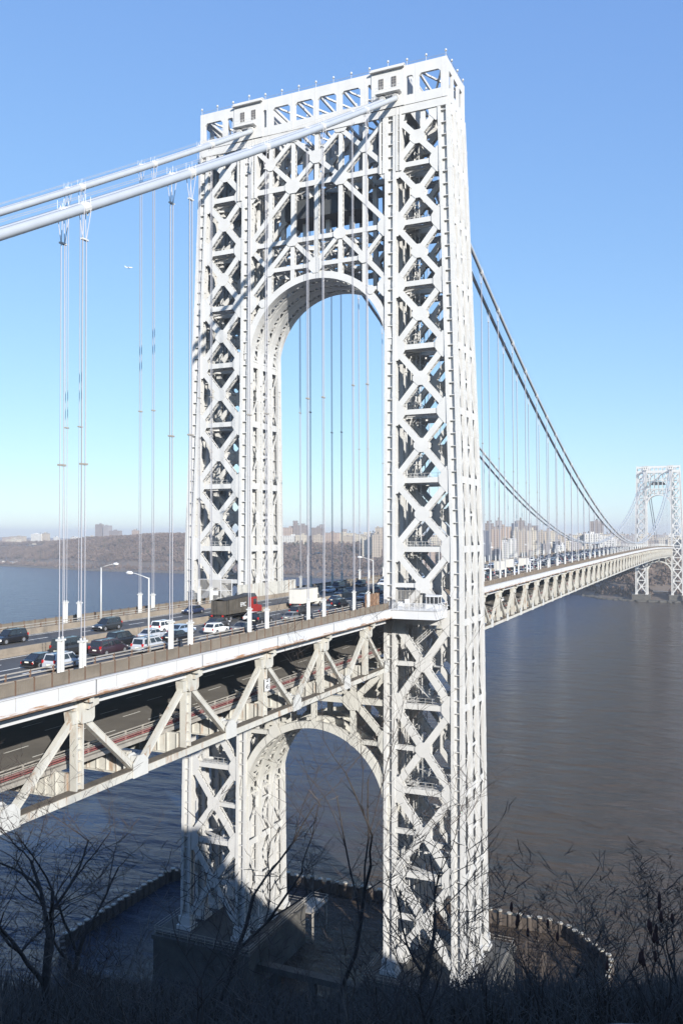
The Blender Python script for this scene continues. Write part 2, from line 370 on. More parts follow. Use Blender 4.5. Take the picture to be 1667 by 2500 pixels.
def build_tower():
    root = thing('bridge_tower', 'huge white latticed steel tower near the viewer, arched over the road', 'bridge tower')
    for s in (1, -1):
        for inner in (True, False):
            for i in range(4): column_mesh(i, inner, s).build('column', M['tower_low'] if False else M['tower'], root)
    # extra cover columns under the cable saddles
    for s in (1, -1):
        for i in (0, 3):
            mb = MB()
            for dy in (-1.75, 1.75):
                z0, z1 = 163.4, 176.2; x0, x1 = colx(i, z0), colx(i, z1)
                for k in (-1, 1): mb.bar((x0, s*YI+dy+k*.36, z0), (x1, s*YI+dy+k*.36, z1), .4, 1.9, (1, 0, 0))
                for k in range(5): z = z0+1.2+2.3*k; mb.box(colx(i, z)-.85, colx(i, z)+.85, s*YI+dy-.3, s*YI+dy+.3, z, z+.12)
            mb.build('saddle_post', M['tower'], root)
    # ---- transverse planes: X panels and struts of both legs
    for s in (1, -1):
        for i in (0, 1.5, 3):
            for k in range(len(LV)-1):
                zt, zb = LV[k], LV[k+1]; mb = MB(); lace = i != 3
                yi = YI+CW/2; yt = W(zt)-CW; yb = W(zb)-CW; xt, xb = colx(i, zt), colx(i, zb)
                wd = (1.15 if k < 8 else 1.25) if i == 0 else 1.0
                lmem(mb, (xt, s*yi, zt-.5), (xb, s*yb, zb+.5), wd, 1.1, lace)
                lmem(mb, (xt, s*yt, zt-.5), (xb, s*yi, zb+.5), wd, 1.02, lace)
                tc = (yt-yi)/((yt-yi)+(yb-yi)); zc = zt-.5+(zb+.5-zt+.5)*tc*1.0
                # crossing point of the diagonals
                A = (yi, zt-.5); B = (yb, zb+.5); C = (yt, zt-.5); D = (yi, zb+.5)
                den = (A[0]-B[0])*(C[1]-D[1])-(A[1]-B[1])*(C[0]-D[0]); tt = ((A[0]-C[0])*(C[1]-D[1])-(A[1]-C[1])*(C[0]-D[0]))/den
                cy, cz = A[0]+tt*(B[0]-A[0]), A[1]+tt*(B[1]-A[1])
                xc = colx(i, cz)
                gusset(mb, xc, s*cy, cz, octa(3.1, 2.7, .36))
                if k >= 7:
                    lmem(mb, (xc, s*yi, cz), (xc, s*(cy-1.2), cz), .8, .8, False)
                    if s*1: gusset(mb, xc, s*(cy+.55), cz+.1, [(-.9, -1.5), (.9, -1.5), (.9, 1.3), (-.9, 1.3)])
                if k > 0: mb.build('cross_brace', M['tower'], root); mb = MB()
                # strut at the top of the panel
                if k > 0: lmem(mb, (xt, s*yi, zt), (xt, s*yt, zt), 1.0, .9, lace)
                H = 2.5
                for (yy, sg) in ((yi, 1), (yt, -1)):
                    P = [(0, H), (.45, H), (1.5, 1.25), (1.9, .6), (1.9, -.6), (1.5, -1.25), (.45, -H), (0, -H)]
                    if k == 0: P = [(0, 0), (1.9, 0), (1.7, -1.1), (.45, -H), (0, -H)]
                    P = [(s*sg*a, b) for a, b in P]
                    gusset(mb, xt, s*yy, zt, P)
                mb.build('strut' if k > 0 else 'cross_brace', M['tower'], root)
    # middle hanger of the topmost panel
    mb = MB()
    for s in (1, -1): lmem(mb, (colx(0, 172), s*22.9, 174.7), (colx(0, 172), s*22.9, 170.5), .95, .8, True)
    mb.build('hanger', M['tower'], root)
    # ---- longitudinal faces (between the four columns)
    for s in (1, -1):
        for inner in (True, False):
            for k in range(len(LV)-1):
                zt, zb = LV[k], LV[k+1]; mb = MB()
                for bay in range(3):
                    def P(j, z):
                        x = colx(j, z); return x+(CX/2 if j == bay else -CX/2)
                    def Y(z): return s*(YI if inner else yout(z))
                    for off in (s*.85 if not inner else -s*.85,):
                        y = lambda z: Y(z)+off
                        mb.bar((P(bay, zt), y(zt), zt), (P(bay+1, zt), y(zt), zt), .08, 1.3, (0, 0, 1))
                        zm = (zt+zb)/2; ww = .26 if bay == 1 else .30
                        if bay == 1:
                            mb.bar((P(1, zm), y(zm), zm), (P(2, zm), y(zm), zm), .07, .5, (0, 0, 1))
                            for (za, zc) in ((zt-.6, zm), (zm, zb+.6)):
                                mb.bar((P(1, za), y(za), za), (P(2, zc), y(zc), zc), .09, ww, (0, 0, 1)); mb.bar((P(2, za), y(za), za), (P(1, zc), y(zc), zc), .1, ww, (0, 0, 1))
                        else:
                            j0, j1 = (0, 1) if bay == 0 else (3, 2)
                            mb.bar((P(j0, zt-.6), y(zt), zt-.6), (P(j1, zm), y(zm), zm), .09, ww, (0, 0, 1))
                            mb.bar((P(j0, zb+.6), y(zb), zb+.6), (P(j1, zm), y(zm), zm), .09, ww, (0, 0, 1))
                            # knee plates
                            x1 = P(j1, zm); sg = 1 if j1 > j0 else -1
                            mb.poly([(x1, y(zm)-.05, zm+1.4), (x1-sg*.8, y(zm)-.05, zm+.5), (x1-sg*.8, y(zm)-.05, zm-.5), (x1, y(zm)-.05, zm-1.4)], (0, .1, 0))
                mb.build('side_brace', M['tower'], root)
    # ---- floors of the legs at each strut level (plan bracing and catwalks)
    for s in (1, -1):
        for k in range(1, len(LV)-1):
            z = LV[k]-.3; mb = MB(); yi = YI+CW/2; yo = W(z)-CW
            x = [colx(i, z) for i in range(4)]
            for i in range(3):
                mb.bar((x[i]+.6, s*yi, z), (x[i+1]-.6, s*yo, z), .5, .35); mb.bar((x[i]+.6, s*yo, z-.05), (x[i+1]-.6, s*yi, z-.05), .5, .35)
            mb.build('floor_brace', M['tower'], root)
            if k % 2 == 0 or k in (7, 9):
                mb = MB(); cy = s*(yi+2.2)
                mb.box(x[0]+1, x[3]-1, cy-1, cy+1, z+.5, z+.58)
                for yy in (cy-1, cy+1):
                    for zz in (.6, 1.2): mb.bar((x[0]+1, yy, z+.5+zz), (x[3]-1, yy, z+.5+zz), .06, .06)
                    for q in range(8): xx = x[0]+1+(x[3]-x[0]-2)*q/7; mb.bar((xx, yy, z+.5), (xx, yy, z+1.75), .06, .06)
                mb.box(x[0]+1.0, x[0]+2.0, s*yi, s*yo, z+.5, z+.58)
                for zz in (.6, 1.2): mb.bar((x[0]+1, s*yi, z+.5+zz), (x[0]+1, s*yo, z+.5+zz), .05, .05)
                for q in range(9): yy = s*(yi+(yo-yi)*q/8); mb.bar((x[0]+1, yy, z+.5), (x[0]+1, yy, z+1.7), .05, .05)
                mb.build('catwalk', M['tower'], root)
    # ---- lift shaft and stairs in the south leg
    mb = MB()
    for (xx, yy) in ((-1.4, -18.7), (1.4, -18.7), (-1.4, -20.6), (1.4, -20.6)): mb.bar((xx, yy, 12), (xx, yy, 174), .16, .16)
    for k in range(0, 81):
        z = 12+2*k; q = 1 if k % 2 else -1
        for yy in (-18.7, -20.6): mb.bar((-1.4, yy, z), (1.4, yy, z), .1, .1)
        for xx in (-1.4, 1.4): mb.bar((xx, -18.7, z), (xx, -20.6, z), .1, .1); mb.bar((xx, -18.7 if q > 0 else -20.6, z), (xx, -20.6 if q > 0 else -18.7, z+2), .07, .07)
    mb.build('lift_shaft', M['tower'], root)
    for s in (1, -1):
        for (px, py) in ((-3.2, 18.3), (.8, 18.2), (3.4, 18.6), (-1.2, 19.6)):
            mb = MB(); mb.tube([(px, s*py, 12), (px, s*py, 174)], .13, 6)
            for q in range(28): mb.box(px-.25, px+.25, s*py-.25, s*py+.25, 14+5.8*q, 14.2+5.8*q)
            mb.build('riser_pipe', M['tower'], root)
        for k in range(len(LV)-1):          # longitudinal ties through the crossing points of the X panels
            z = (LV[k]+LV[k+1])/2; y = s*(YI+CW/2+W(z)-CW)/2; mb = MB()
            for dz in (-.9, .9): mb.bar((colx(0, z)+.7, y, z+dz), (colx(3, z)-.7, y, z+dz), .3, .3)
            for q in range(8):
                xa = colx(0, z)+.7+(colx(3, z)-colx(0, z)-1.4)*q/8; xb = colx(0, z)+.7+(colx(3, z)-colx(0, z)-1.4)*(q+1)/8; g = 1 if q % 2 else -1
                mb.bar((xa, y, z-.9*g), (xb, y, z+.9*g), .12, .12)
            mb.build('tie_beam', M['tower'], root)
    mb = MB()
    for k, (za, zb) in enumerate([(60, 63.5), (63.5, 67), (67, 70.5), (70.5, 74)]):
        y0, y1 = (-20.5, -24.5) if k % 2 else (-24.5, -20.5); xx = -5.2+.0*k
        mb.bar((xx, y0, za), (xx, y1, zb), .9, .12)
        for dx in (-.45, .45):
            for h in (.55, 1.05): mb.bar((xx+dx, y0, za+h), (xx+dx, y1, zb+h), .06, .06)
            for q in range(6): t = q/5; mb.bar((xx+dx, y0+(y1-y0)*t, za+(zb-za)*t), (xx+dx, y0+(y1-y0)*t, za+(zb-za)*t+1.05), .05, .05)
        mb.box(xx-1, xx+1, min(y1, y1+(1.2 if y1 > y0 else -1.2)), max(y1, y1+(1.2 if y1 > y0 else -1.2)), zb-.05, zb+.03)
    mb.build('staircase', M['tower'], root)
    # ---- portal bracing between the legs
    YC = YI-CW/2; RO = 16.65; RI = 15.25; ZC = 129.2; ZL = 38.3
    for i in (0, 1.5, 3):
        lace = i != 3
        def put(name, segs, w=.95, g=.95):
            mb = MB()
            for (y0, z0, y1, z1) in segs: lmem(mb, (colx(i, z0), y0, z0), (colx(i, z1), y1, z1), w, g, lace)
            return mb.build(name, M['tower'], root)
        def ex(y, zc=ZC): return zc+sqrt(RO*RO-y*y)-.2
        for yv in (-10.7, -5.4, 0, 5.4, 10.7): put('portal_post', [(yv, 174.9, yv, ex(yv))], .9, .8)
        put('portal_strut', [(-YC, 164.5, YC, 164.5)], 1.1, 1.0); put('portal_strut', [(-YC, 153, YC, 153)], .95, .9)
        put('portal_strut', [(-10.7, 147.4, 10.7, 147.4)], .9, .86)
        put('portal_strut', [(-YC, 140.9, -12.2, 140.9), (YC, 140.9, 12.2, 140.9)], .7, .8)
        put('portal_brace', [(5.4, 174.6, -5.4, 164.8), (-5.4, 174.7, 5.4, 164.7)], .95, 1.0)
        for s in (1, -1):
            put('portal_brace', [(s*5.4, 174.6, s*YC, 165.2), (s*YC, 174.6, s*5.4, 164.9)], .95, 1.0)
            put('portal_brace', [(s*5.4, 164.4, s*YC, 154.2)], 1.0, 1.0)
            put('portal_brace', [(s*5.4, 153.0, 0, 147.6)], .85, 1.0)
            put('portal_brace', [(s*5.4, 153.0, s*10.7, 147.5), (s*10.7, 147.5, s*YC, 142.6)], .95, 1.05); put('portal_brace', [(s*YC, 152.4, s*10.7, 147.4)], .8, .9)
        for (y, z, a, b) in [(5.4, 164.5, 3.6, 2.9), (-5.4, 164.5, 3.6, 2.9), (0, 169.8, 3.0, 2.7), (10.7, 169.9, 2.6, 2.4), (-10.7, 169.9, 2.6, 2.4), (5.4, 153, 2.9, 2.2), (-5.4, 153, 2.9, 2.2), (0, 147.2, 3.0, 3.2), (10.7, 147.4, 2.5, 2.4), (-10.7, 147.4, 2.5, 2.4), (12.2, 140.6, 1.8, 1.8), (-12.2, 140.6, 1.8, 1.8)]:
            mb = MB(); gusset(mb, colx(i, z), y, z, octa(a, b), 1.2); mb.build('gusset_plate', M['tower'], root)
        for s in (1, -1):
            mb = MB()
            for z in (164.5, 153, 141): gusset(mb, colx(i, z), s*YC, z, [(-s*a, b) for a, b in [(0, 2), (.4, 2), (1.5, .7), (1.5, -.7), (.4, -2), (0, -2)]], 1.2)
            gusset(mb, colx(i, 174), s*5.4, 174.7, octa(2.8, 1.6), 1.2)
            mb.build('edge_plate', M['tower'], root)
        # lower portal
        def low(name, segs, w, g):
            mb = MB()
            for (y0, z0, y1, z1) in segs: lmem(mb, (colx(i, z0), y0, z0), (colx(i, z1), y1, z1), w, g, lace)
            return mb.build(name, M['tower_low'], root)
        low('portal_strut', [(-YC, 59.7, YC, 59.7)], 1.15, 1.0); low('portal_strut', [(-YC, 65.6, YC, 65.6)], 1.0, 1.0)
        for s in (1, -1):
            low('portal_brace', [(s*8.5, 59.7, s*YC, 66), (s*8.5, 59.7, s*YC, 52.9)], 1.15, 1.0)
            low('portal_brace', [(s*8.5, 59.7, s*2.6, 65.6)], .9, 1.0)
            low('portal_post', [(s*8.5, 65, s*8.5, ex(8.5, ZL))], 1.0, .9); low('portal_strut', [(s*YC, 51.8, s*9.3, 51.8)], .8, .8)
        low('portal_post', [(0, 65, 0, ex(0, ZL))], .9, .9)
        for s in (1, -1):
            mb = MB()
            gusset(mb, colx(i, 59.7), s*8.5, 59.7, octa(3.9, 3.7), 1.15); mb.build('node_plate', M['tower_low'], root); mb = MB(); gusset(mb, colx(i, 52), s*8.7, 52.2, octa(2.4, 2.4), 1.15); mb.build('node_plate', M['tower_low'], root); mb = MB()
            for z in (66, 52.3): gusset(mb, colx(i, z), s*YC, z, [(-s*a, b) for a, b in [(0, 2.2), (.4, 2.2), (1.2, .9), (1.2, -.9), (.4, -2.2), (0, -2.2)]], 1.15)
            mb.build('node_plate', M['tower_low'], root)
    for i in range(4):
        # arch ribs
        for zc, mt in ((ZC, M['tower']), (ZL, M['tower_low'])):
            mb = MB(); n = 48; ring = []
            for q in range(n+1):
                a = pi*q/n
                for r in (RI, RO):
                    y, z = r*cos(a), zc+r*sin(a); x = colx(i, z)
                    for dx in (-.55, .55): ring.append((x+dx, y, z))
            b0 = len(mb.v); mb.v += ring
            for q in range(n):
                o = b0+4*q
                mb.f += [(o, o+1, o+5, o+4), (o+2, o+6, o+7, o+3), (o, o+4, o+6, o+2), (o+1, o+3, o+7, o+5)]
            mb.f += [(b0, b0+2, b0+3, b0+1), (b0+4*n, b0+4*n+1, b0+4*n+3, b0+4*n+2)]
            # little haunches that run the ring into the columns
            for s in (1, -1):
                mb.poly([(colx(i, zc-4)-.5, s*YC, zc-5), (colx(i, zc-4)-.5, s*(YC-.05), zc-.1), (colx(i, zc)-.5, s*RO, zc+2), (colx(i, zc)-.5, s*YC+s*.3, zc-5)], (1.0, 0, 0))
            mb.build('arch_rib', mt, root)
    # arch soffit lattice between the ribs
    for zc, mt in ((ZC, M['tower']), (ZL, M['tower_low'])):
        for bay in range(3):
            mb = MB(); n = 20
            def pt(a, r, e):
                y, z = r*cos(a), zc+r*sin(a); x0, x1 = colx(bay, z)+.55, colx(bay+1, z)-.55
                return V((x0 if e == 0 else x1, y, z))
            for q in range(n+1):
                a = pi*q/n; nrm = (0, cos(a), sin(a)); r = RI+.45
                mb.bar(pt(a, r, 0), pt(a, r, 1), .42, .75, nrm)
                if q < n:
                    a2 = pi*(q+1)/n; nm = (0, cos((a+a2)/2), sin((a+a2)/2))
                    if q % 2: mb.bar(pt(a, RI+.25, 0), pt(a2, RI+.25, 1), .5, .08, nm); mb.bar(pt(a, RI+.33, 1), pt(a2, RI+.33, 0), .5, .07, nm)
                    else: mb.bar(pt(a, RI+.25, 1), pt(a2, RI+.25, 0), .45, .08, nm)
                    for e in (0, 1):
                        p, p2 = pt(a, RI+.12, e), pt(a2, RI+.12, e); o = V((.45 if e == 0 else -.45, 0, 0)); mb.bar(p+o, p2+o, .9, .08, nm)
            mb.build('arch_lattice', mt, root)
    # portal floors above the upper arch (make the dark depth seen from below)
    for z in (164.2, 152.8, 147.2):
        mb = MB(); x = [colx(i, z) for i in range(4)]
        for i in range(3):
            for y0 in (-10.7, -5.4, 0, 5.4):
                mb.bar((x[i]+.5, y0, z), (x[i+1]-.5, y0+5.35, z), .4, .3); mb.bar((x[i]+.5, y0+5.35, z-.05), (x[i+1]-.5, y0, z-.05), .4, .3)
            for y0 in (-10.7, -5.4, 0, 5.4, 10.7): mb.bar((x[i]+.5, y0, z-.4), (x[i+1]-.5, y0, z-.4), .5, .7)
        mb.build('floor_brace', M['tower'], root)
    mb = MB(); mb.box(-3.2, 4.2, -8.8, 8.6, 158.6, 162.6)          # machinery room hung inside the portal
    for yy in (-6, -2, 2, 6): mb.box(-3.3, -3.2, yy-.1, yy+.1, 158.8, 162.4)
    mb.build('machine_room', M['dark'], root)
    # ---- top frame ("header")
    def yhead(z): return W(z)
    t = T(180)/2; OP = [(.55, 4.65), (5.9, 9.95), (11.5, 12.3), (19.7, 21.1), (22.3, 26.7)]
    z0, za, zb, z1 = 176.3, 178.15, 181.95, 184.1
    for sx in (-1, 1):
        mb = MB(); xf = sx*t; x0, x1 = (xf-.25, xf+.25)
        mb.box(x0, x1, -27.95, 27.95, zb, z1); mb.box(x0, x1, -27.97, 27.97, z0, za)
        edges = sorted([-b for a, b in OP]+[-a for a, b in OP]+[a for a, b in OP]+[b for a, b in OP])
        sol = [(-27.95, edges[0])]+[(edges[q], edges[q+1]) for q in range(1, len(edges)-1, 2)]+[(edges[-1], 27.95)]
        for a, b in sol: mb.box(x0, x1, a, b, za, zb)
        for a, b in OP:
            for s in (1, -1):
                lo, hi = (a, b) if s > 0 else (-b, -a); c = .5 if hi-lo > 2 else .25
                mb.poly([(x0, lo, zb), (x0, lo+c, zb), (x0, lo, zb-c)], (.5, 0, 0)); mb.poly([(x0, hi, zb), (x0, hi, zb-c), (x0, hi-c, zb)], (.5, 0, 0))
        mb.box(x0+.08*-sx, x1+.08*-sx, -27.8, 27.8, 174.7, 176.22)
        for y in (-27.0, -21.7, -11, -5.3, 0, 5.3, 11, 21.7, 27.0): mb.box(xf+sx*.25, xf+sx*.29, y-.04, y+.04, z0, z1)
        mb.build('parapet_frame', M['tower'], root)
    for s in (1, -1):
        mb = MB(); y0, y1 = (27.45, 27.9) if s > 0 else (-27.9, -27.45)
        mb.box(-t+.25, t-.25, y0, y1, zb, z1-.01); mb.box(-t+.25, t-.25, y0, y1, z0+.01, za)
        for c in (-1.95, 1.95): mb.box(c-.55, c+.55, y0, y1, za, zb)
        for c in (-t+.85, t-.85): mb.box(c-.6, c+.6, y0, y1, za, zb)
        mb.box(-t+.25, t-.25, y0-s*.1, y1-s*.1, 174.7, 176.25)
        mb.build('parapet_frame', M['tower'], root)
    mb = MB()
    for y in (-27, -21.7, -11, -5.3, 0, 5.3, 11, 21.7, 27):
        for z in (183.2, 177): mb.bar((-t+.25, y, z), (t-.25, y, z), .35, .6)
        mb.build('roof_beam', M['tower'], root); mb = MB()
    YS = [-27, -21.7, -11, -5.3, 0, 5.3, 11, 21.7, 27]
    for a, b in zip(YS, YS[1:]):
        if a in (-21.7, 11): continue
        for p, q in ((a, b), (b, a)):
            mb.bar((-t+.3, p, 183), (0, (p+q)/2, 183), .35, .35); mb.bar((0, (p+q)/2, 183.02), (t-.3, q, 183.02), .35, .35)
            mb.build('roof_brace', M['tower'], root); mb = MB()
            mb.bar((-t+.3, p, 177.1), (t-.3, q, 177.2 if p > q else 177.0), .3, .3); mb.build('floor_brace', M['tower'], root); mb = MB()
    for yy in (-27.4, 27.4): pass
    for s in (1, -1):
        # saddle housing with two grilled windows on each face
        mb = MB(); ya, yb = (12.4, 19.3) if s > 0 else (-19.3, -12.4)
        mb.box(-t-.42, t+.42, ya, yb, 176.3, 184.35)
        mb.box(-t-.52, t+.52, ya-.1, yb+.1, 184.35, 184.6); mb.box(-t-1.1, -t-.5, ya-.15, yb+.15, 183.75, 184.0)
        for q in range(4): yy = ya+.3+(yb-ya-.6)*q/3; mb.bar((-t-.9, yy, 184), (-t-.5, yy, 183.5), .08, .08)
        hs = mb.build('saddle_housing', M['tower'], root)
        for sx in (-1, 1):
            for c in (14.5, 17.2):
                cy = s*c; mw = MB(); xx = sx*(t+.44); mw.box(xx-.04, xx+.04, cy-.5, cy+.5, 180.4, 182.35)
                wv = mw.build('window', M['grille'], hs)
                mw = MB(); xx = sx*(t+.5)
                for q in range(4): mw.box(xx-.03, xx+.03, cy-.5+.333*q-.03, cy-.5+.333*q+.03, 180.4, 182.35)
                for q in range(5): mw.box(xx-.02, xx+.02, cy-.52, cy+.52, 180.4+.4875*q-.03, 180.4+.4875*q+.03)
                mw.build('window_bars', M['rail'], wv)
        mb = MB()
        for sx in (-1, 1):
            for c in (-1.37, 1.37): mb.tube([(sx*(t+.5), s*YI+c, 178.2), (sx*(t+1.1), s*YI+c, 177.83)], .62, 14)
        mb.build('cable_collar', M['tower'], root)
        mb = MB()
        for sx in (-1, 1):   # service platform beside the cable mouth
            mb.box(sx*(t+.55) if sx > 0 else -t-1.9, (t+1.9) if sx > 0 else -t-.55, s*YI-2.6, s*YI+2.6, 178.75, 178.83)
            for yy in [s*YI-2.6+.65*q for q in range(9)]: mb.bar((sx*(t+1.9), yy, 178.8), (sx*(t+1.9), yy, 179.9), .05, .05)
            for z in (179.3, 179.9): mb.bar((sx*(t+1.9), s*YI-2.6, z), (sx*(t+1.9), s*YI+2.6, z), .05, .05)
        mb.build('service_platform', M['tower'], root)
    # lamps along the parapet
    lampm = MB(); lampm.bar((0, 0, 0), (0, 0, 1.15), .07, .07); lampm.ball((0, 0, 1.3), .22, 8, 5); lampm.box(-.18, .18, -.18, .18, 1.05, 1.12)
    first = None
    ys = [-27.7+55.4*q/14 for q in range(15)]
    for sx in (-1, 1):
        for y in ys:
            z = 184.6 if 12.3 < abs(y) < 19.4 else 184.1
            if first is None: first = lampm.build('parapet_lamp', M['lamp'], root); first.location = (sx*t, y, z)
            else: o = first.copy(); COL.objects.link(o); o.parent = root; o.location = (sx*t, y, z)
    for y in (-27.7, 27.7):
        for x in (-2, 2): o = first.copy(); COL.objects.link(o); o.parent = root; o.location = (x, y, 184.1)
    mb = MB()
    for y in (-27.75, 27.75): mb.bar((-t, y, 184.75), (t, y, 184.75), .04, .04)
    for x in (-t+.1, t-.1): mb.bar((x, -27.7, 184.75), (x, 27.7, 184.75), .04, .04)
    mb.build('roof_rail', M['rail'], root)
    # ---- stone piers
    for s in (1, -1):
        mb = MB(); ya, yb = (12.2, 35.2) if s > 0 else (-35.2, -12.2)
        mb.box(-12.6, 12.6, ya, yb, -6, 7.6); mb.box(-12.9, 12.9, ya-.3, yb+.3, 7.6, 8.4); mb.box(-12.2, 12.2, ya+.4, yb-.4, 8.4, 9.1)
        pr = mb.build('pier', M['stone'], root)
        mb = MB()
        for (xa, xb) in ((-12.6, -12.6), (12.6, 12.6)):
            pass
        for z in (8.9, 9.5, 10.1):
            for x in (-12.3, 12.3): mb.bar((x, ya, z), (x, yb, z), .06, .06)
            for y in (ya, yb): mb.bar((-12.3, y, z), (12.3, y, z), .06, .06)
        for q in range(12):
            y = ya+(yb-ya)*q/11
            for x in (-12.3, 12.3): mb.bar((x, y, 8.4), (x, y, 10.1), .07, .07)
        mb.build('pier_railing', M['rail'], pr)
    return root
tower1 = build_tower()
tower2 = dup(tower1, (1067, 0, 0), 0, 'distant white latticed tower small at right, on the far bank of the river')
tower1['group'] = 'bridge towers'; tower2['group'] = 'bridge towers'
# ------------------------------------------------------------------ CABLES
def zside(x): a = abs(x); return 181.9-.628*a+.00025*a*a
def zmain(x): return 84.6+97.3*((533.5-x)/533.5)**2
PX0 = 21.95; PAN = 18.29
side_x = [-(PX0+PAN*k) for k in range(7)]
NMAIN = 57
mstep = (1067-2*21.4)/(NMAIN-1)
main_x = [21.4+mstep*k for k in range(NMAIN)]
YS4 = [(-YI-1.37, 'outer south'), (-YI+1.37, 'inner south'), (YI-1.37, 'inner north'), (YI+1.37, 'outer north')]
clab = {'outer south': 'thick pale steel cable nearest the viewer, front one of the near pair', 'inner south': 'thick pale steel cable just behind the nearest one, rear of the near pair',
        'inner north': 'thick pale steel cable of the far pair entering the left leg, nearer one', 'outer north': 'thick pale steel cable of the far pair farthest from the viewer'}
for y, nm in YS4:
    root = thing('suspension_cable', clab[nm], 'bridge cable', (0, y, 0), 0, 'main suspension cables')
    mb = MB()
    pts = [(x, 0, zside(x)) for x in [-186+6*k for k in range(31)]]+[(-5.5, 0, 178.5)]
    mb.tube(pts, .47, 16); mb.build('cable', M['cable'], root, smooth=True)
    mb = MB(); pts = [(5.8, 0, 178.6)]+[(x, 0, zmain(x)) for x in [8+10.25*k for k in range(103)]]+[(1061, 0, 178.5)]
    mb.tube(pts, .47, 10); mb.build('cable', M['cable'], root, smooth=True)
    mb = MB(); mb.tube([(x, 0, zside(x-1067+0)) if False else (x, 0, 181.9-.5*(x-1067)) for x in (1072, 1150, 1230, 1290)], .47, 8); mb.build('cable', M['cable'], root)
    # bands and clamps
    bm_ = MB(); bm_.tube([(-.5, 0, 0), (.5, 0, 0)], .51, 12)
    for dx in (-.3, .3): bm_.tube([(dx-.06, 0, 0), (dx+.06, 0, 0)], .55, 12)
    b0 = None
    for x, f in [(x, zside) for x in side_x]+[(x, zmain) for x in main_x]:
        sl = atan2(f(x+.5)-f(x-.5), 1.0)
        if b0 is None: b0 = bm_.build('cable_band', M['tower'], root); o = b0
        else: o = b0.copy(); COL.objects.link(o); o.parent = root
        o.location = (x, 0, f(x)); o.rotation_euler = (0, -sl, 0)
    for sgn, xs, f in ((-1, [-8-6.1*k for k in range(28)], zside), (1, [9+12.2*k for k in range(87)], zmain)):
        mb = MB()
        for dy in (-.42, .42):
            mb.tube([(x, dy, f(x)+1.15) for x in xs], .013, 3)
        mb.build('hand_rope', M['rail'], root)
        mb = MB()
        for dy in (.12,): mb.tube([(x, dy, f(x)+.52) for x in xs], .035, 4)
        mb.build('conduit', M['dark'], root)

# ------------------------------------------------------------------ SUSPENDERS
def suspender(x, y, f, label, group):
    zc = f(x); z0 = zd(x)
    root = thing('suspender', label, 'suspender', (x, y, z0), 0, group)
    h = zc-z0
    zt = 3.6
    mb = MB(); top = h-.5; sp = max(zt+.6, h-3.1)
    if h > zt+2.5:
        for dx, dy in ((-.36, -.12), (-.13, .12), (.13, -.12), (.36, .12)):
            mb.tube([(dx, dy, zt-.4), (dx, dy, sp)], .034, 5, False)
            tx = dx*1.3+(.18 if dx > 0 else -.1); mb.tube([(dx, dy, sp), (tx, dy*3.9, top+.2), (tx, dy*3.9, top+.5)], .038, 5, False)
        mb.build('rope', M['rope'], root)
        mb = MB()
        mb.box(-.42, .42, -.16, .16, sp-.1, sp+.06)
        for dx in (-.38, .42): mb.tube([(dx, 0, h-.6), (dx, 0, h+.58)], .07, 6)
        for dy in (-.6, .6):
            for dx in (-.35, .35): mb.tube([(dx, dy*.7, h+.3), (dx, dy*.7, h+1.2)], .016, 4)
        mb.build('clamp', M['lamp'], root)
        if h > 45:
            mb = MB(); mb.box(-.46, .46, -.17, .17, h*.45, h*.45+.18); mb.build('rope_spacer', M['rail'], root)
    ht = min(zt, max(1.0, h-.6))
    for dx in (-.25, .25):
        mb = MB(); mb.tube([(dx, 0, -.3), (dx, 0, ht)], .19, 10); mb.box(dx-.23, dx+.23, -.24, .24, ht-.1, ht+.08); mb.tube([(dx, 0, ht+.1), (dx, 0, ht+.3)], .12, 8)
        mb.build('rope_cover', M['lamp'], root)
    return root
for y, nm in YS4:
    side = 'near' if y < 0 else 'far'
    for k, x in enumerate(side_x):
        suspender(x, y, zside, f'white twin post hanger ropes, {ordn(k+1)} set left of the tower, {nm} cable', 'hanger ropes of the near side span')
    for k, x in enumerate(main_x):
        suspender(x, y, zmain, f'thin hanger ropes, {ordn(k+1)} set beyond the tower, {nm} cable', 'hanger ropes of the main span')

# ------------------------------------------------------------------ DECKS
XA, XB = -192, 1290
def frange(a, b, s):
    n = max(1, int(round((b-a)/s))); return [a+(b-a)*k/n for k in range(n+1)]
def strip(mb, xs, y0, y1, dz0, dz1, zf=zd):
    """solid strip following the deck profile"""
    b = len(mb.v)
    for x in xs:
        z = zf(x)
        mb.v += [(x, y0, z+dz0), (x, y1, z+dz0), (x, y1, z+dz1), (x, y0, z+dz1)]
    for i in range(len(xs)-1):
        o = b+4*i
        for k in range(4): mb.f.append((o+k, o+(k+1) % 4, o+4+(k+1) % 4, o+4+k))
    mb.f += [(b, b+1, b+2, b+3), tuple(b+4*(len(xs)-1)+k for k in (3, 2, 1, 0))]
xs = frange(XA, XB, PAN)
mb = MB(); strip(mb, xs, -13.9, 13.9, -.30, 0); tag(mb.build('upper_road', M['asphalt']), kind='structure')
mb = MB(); strip(mb, xs, -13.6, 13.6, -9.3, -9.0); tag(mb.build('lower_road', M['asphalt2']), kind='structure')
mk = MB()
def dash(y, x0, x1, dz, w=.16): strip(mk, frange(x0, x1, 6), y-w/2, y+w/2, dz+.004, dz+.012)
for y in (-3.75, -7.05, -10.35, 5.4, 9.5):
    x = -190
    while x < 700: dash(y, x, x+3.6, 0, .2); x += 10.5
for y in (-13.2, 13.2, -.75, .75): dash(y, -190, 800, 0, .2)
for y in (-5.4, -9.3, 5.4, 9.3, 1.8, -1.8):
    x = -190
    while x < 200: dash(y, x, x+3.4, -9.0, .16); x += 9.7
tag(mk.build('road_marking', M['mark']), kind='structure')
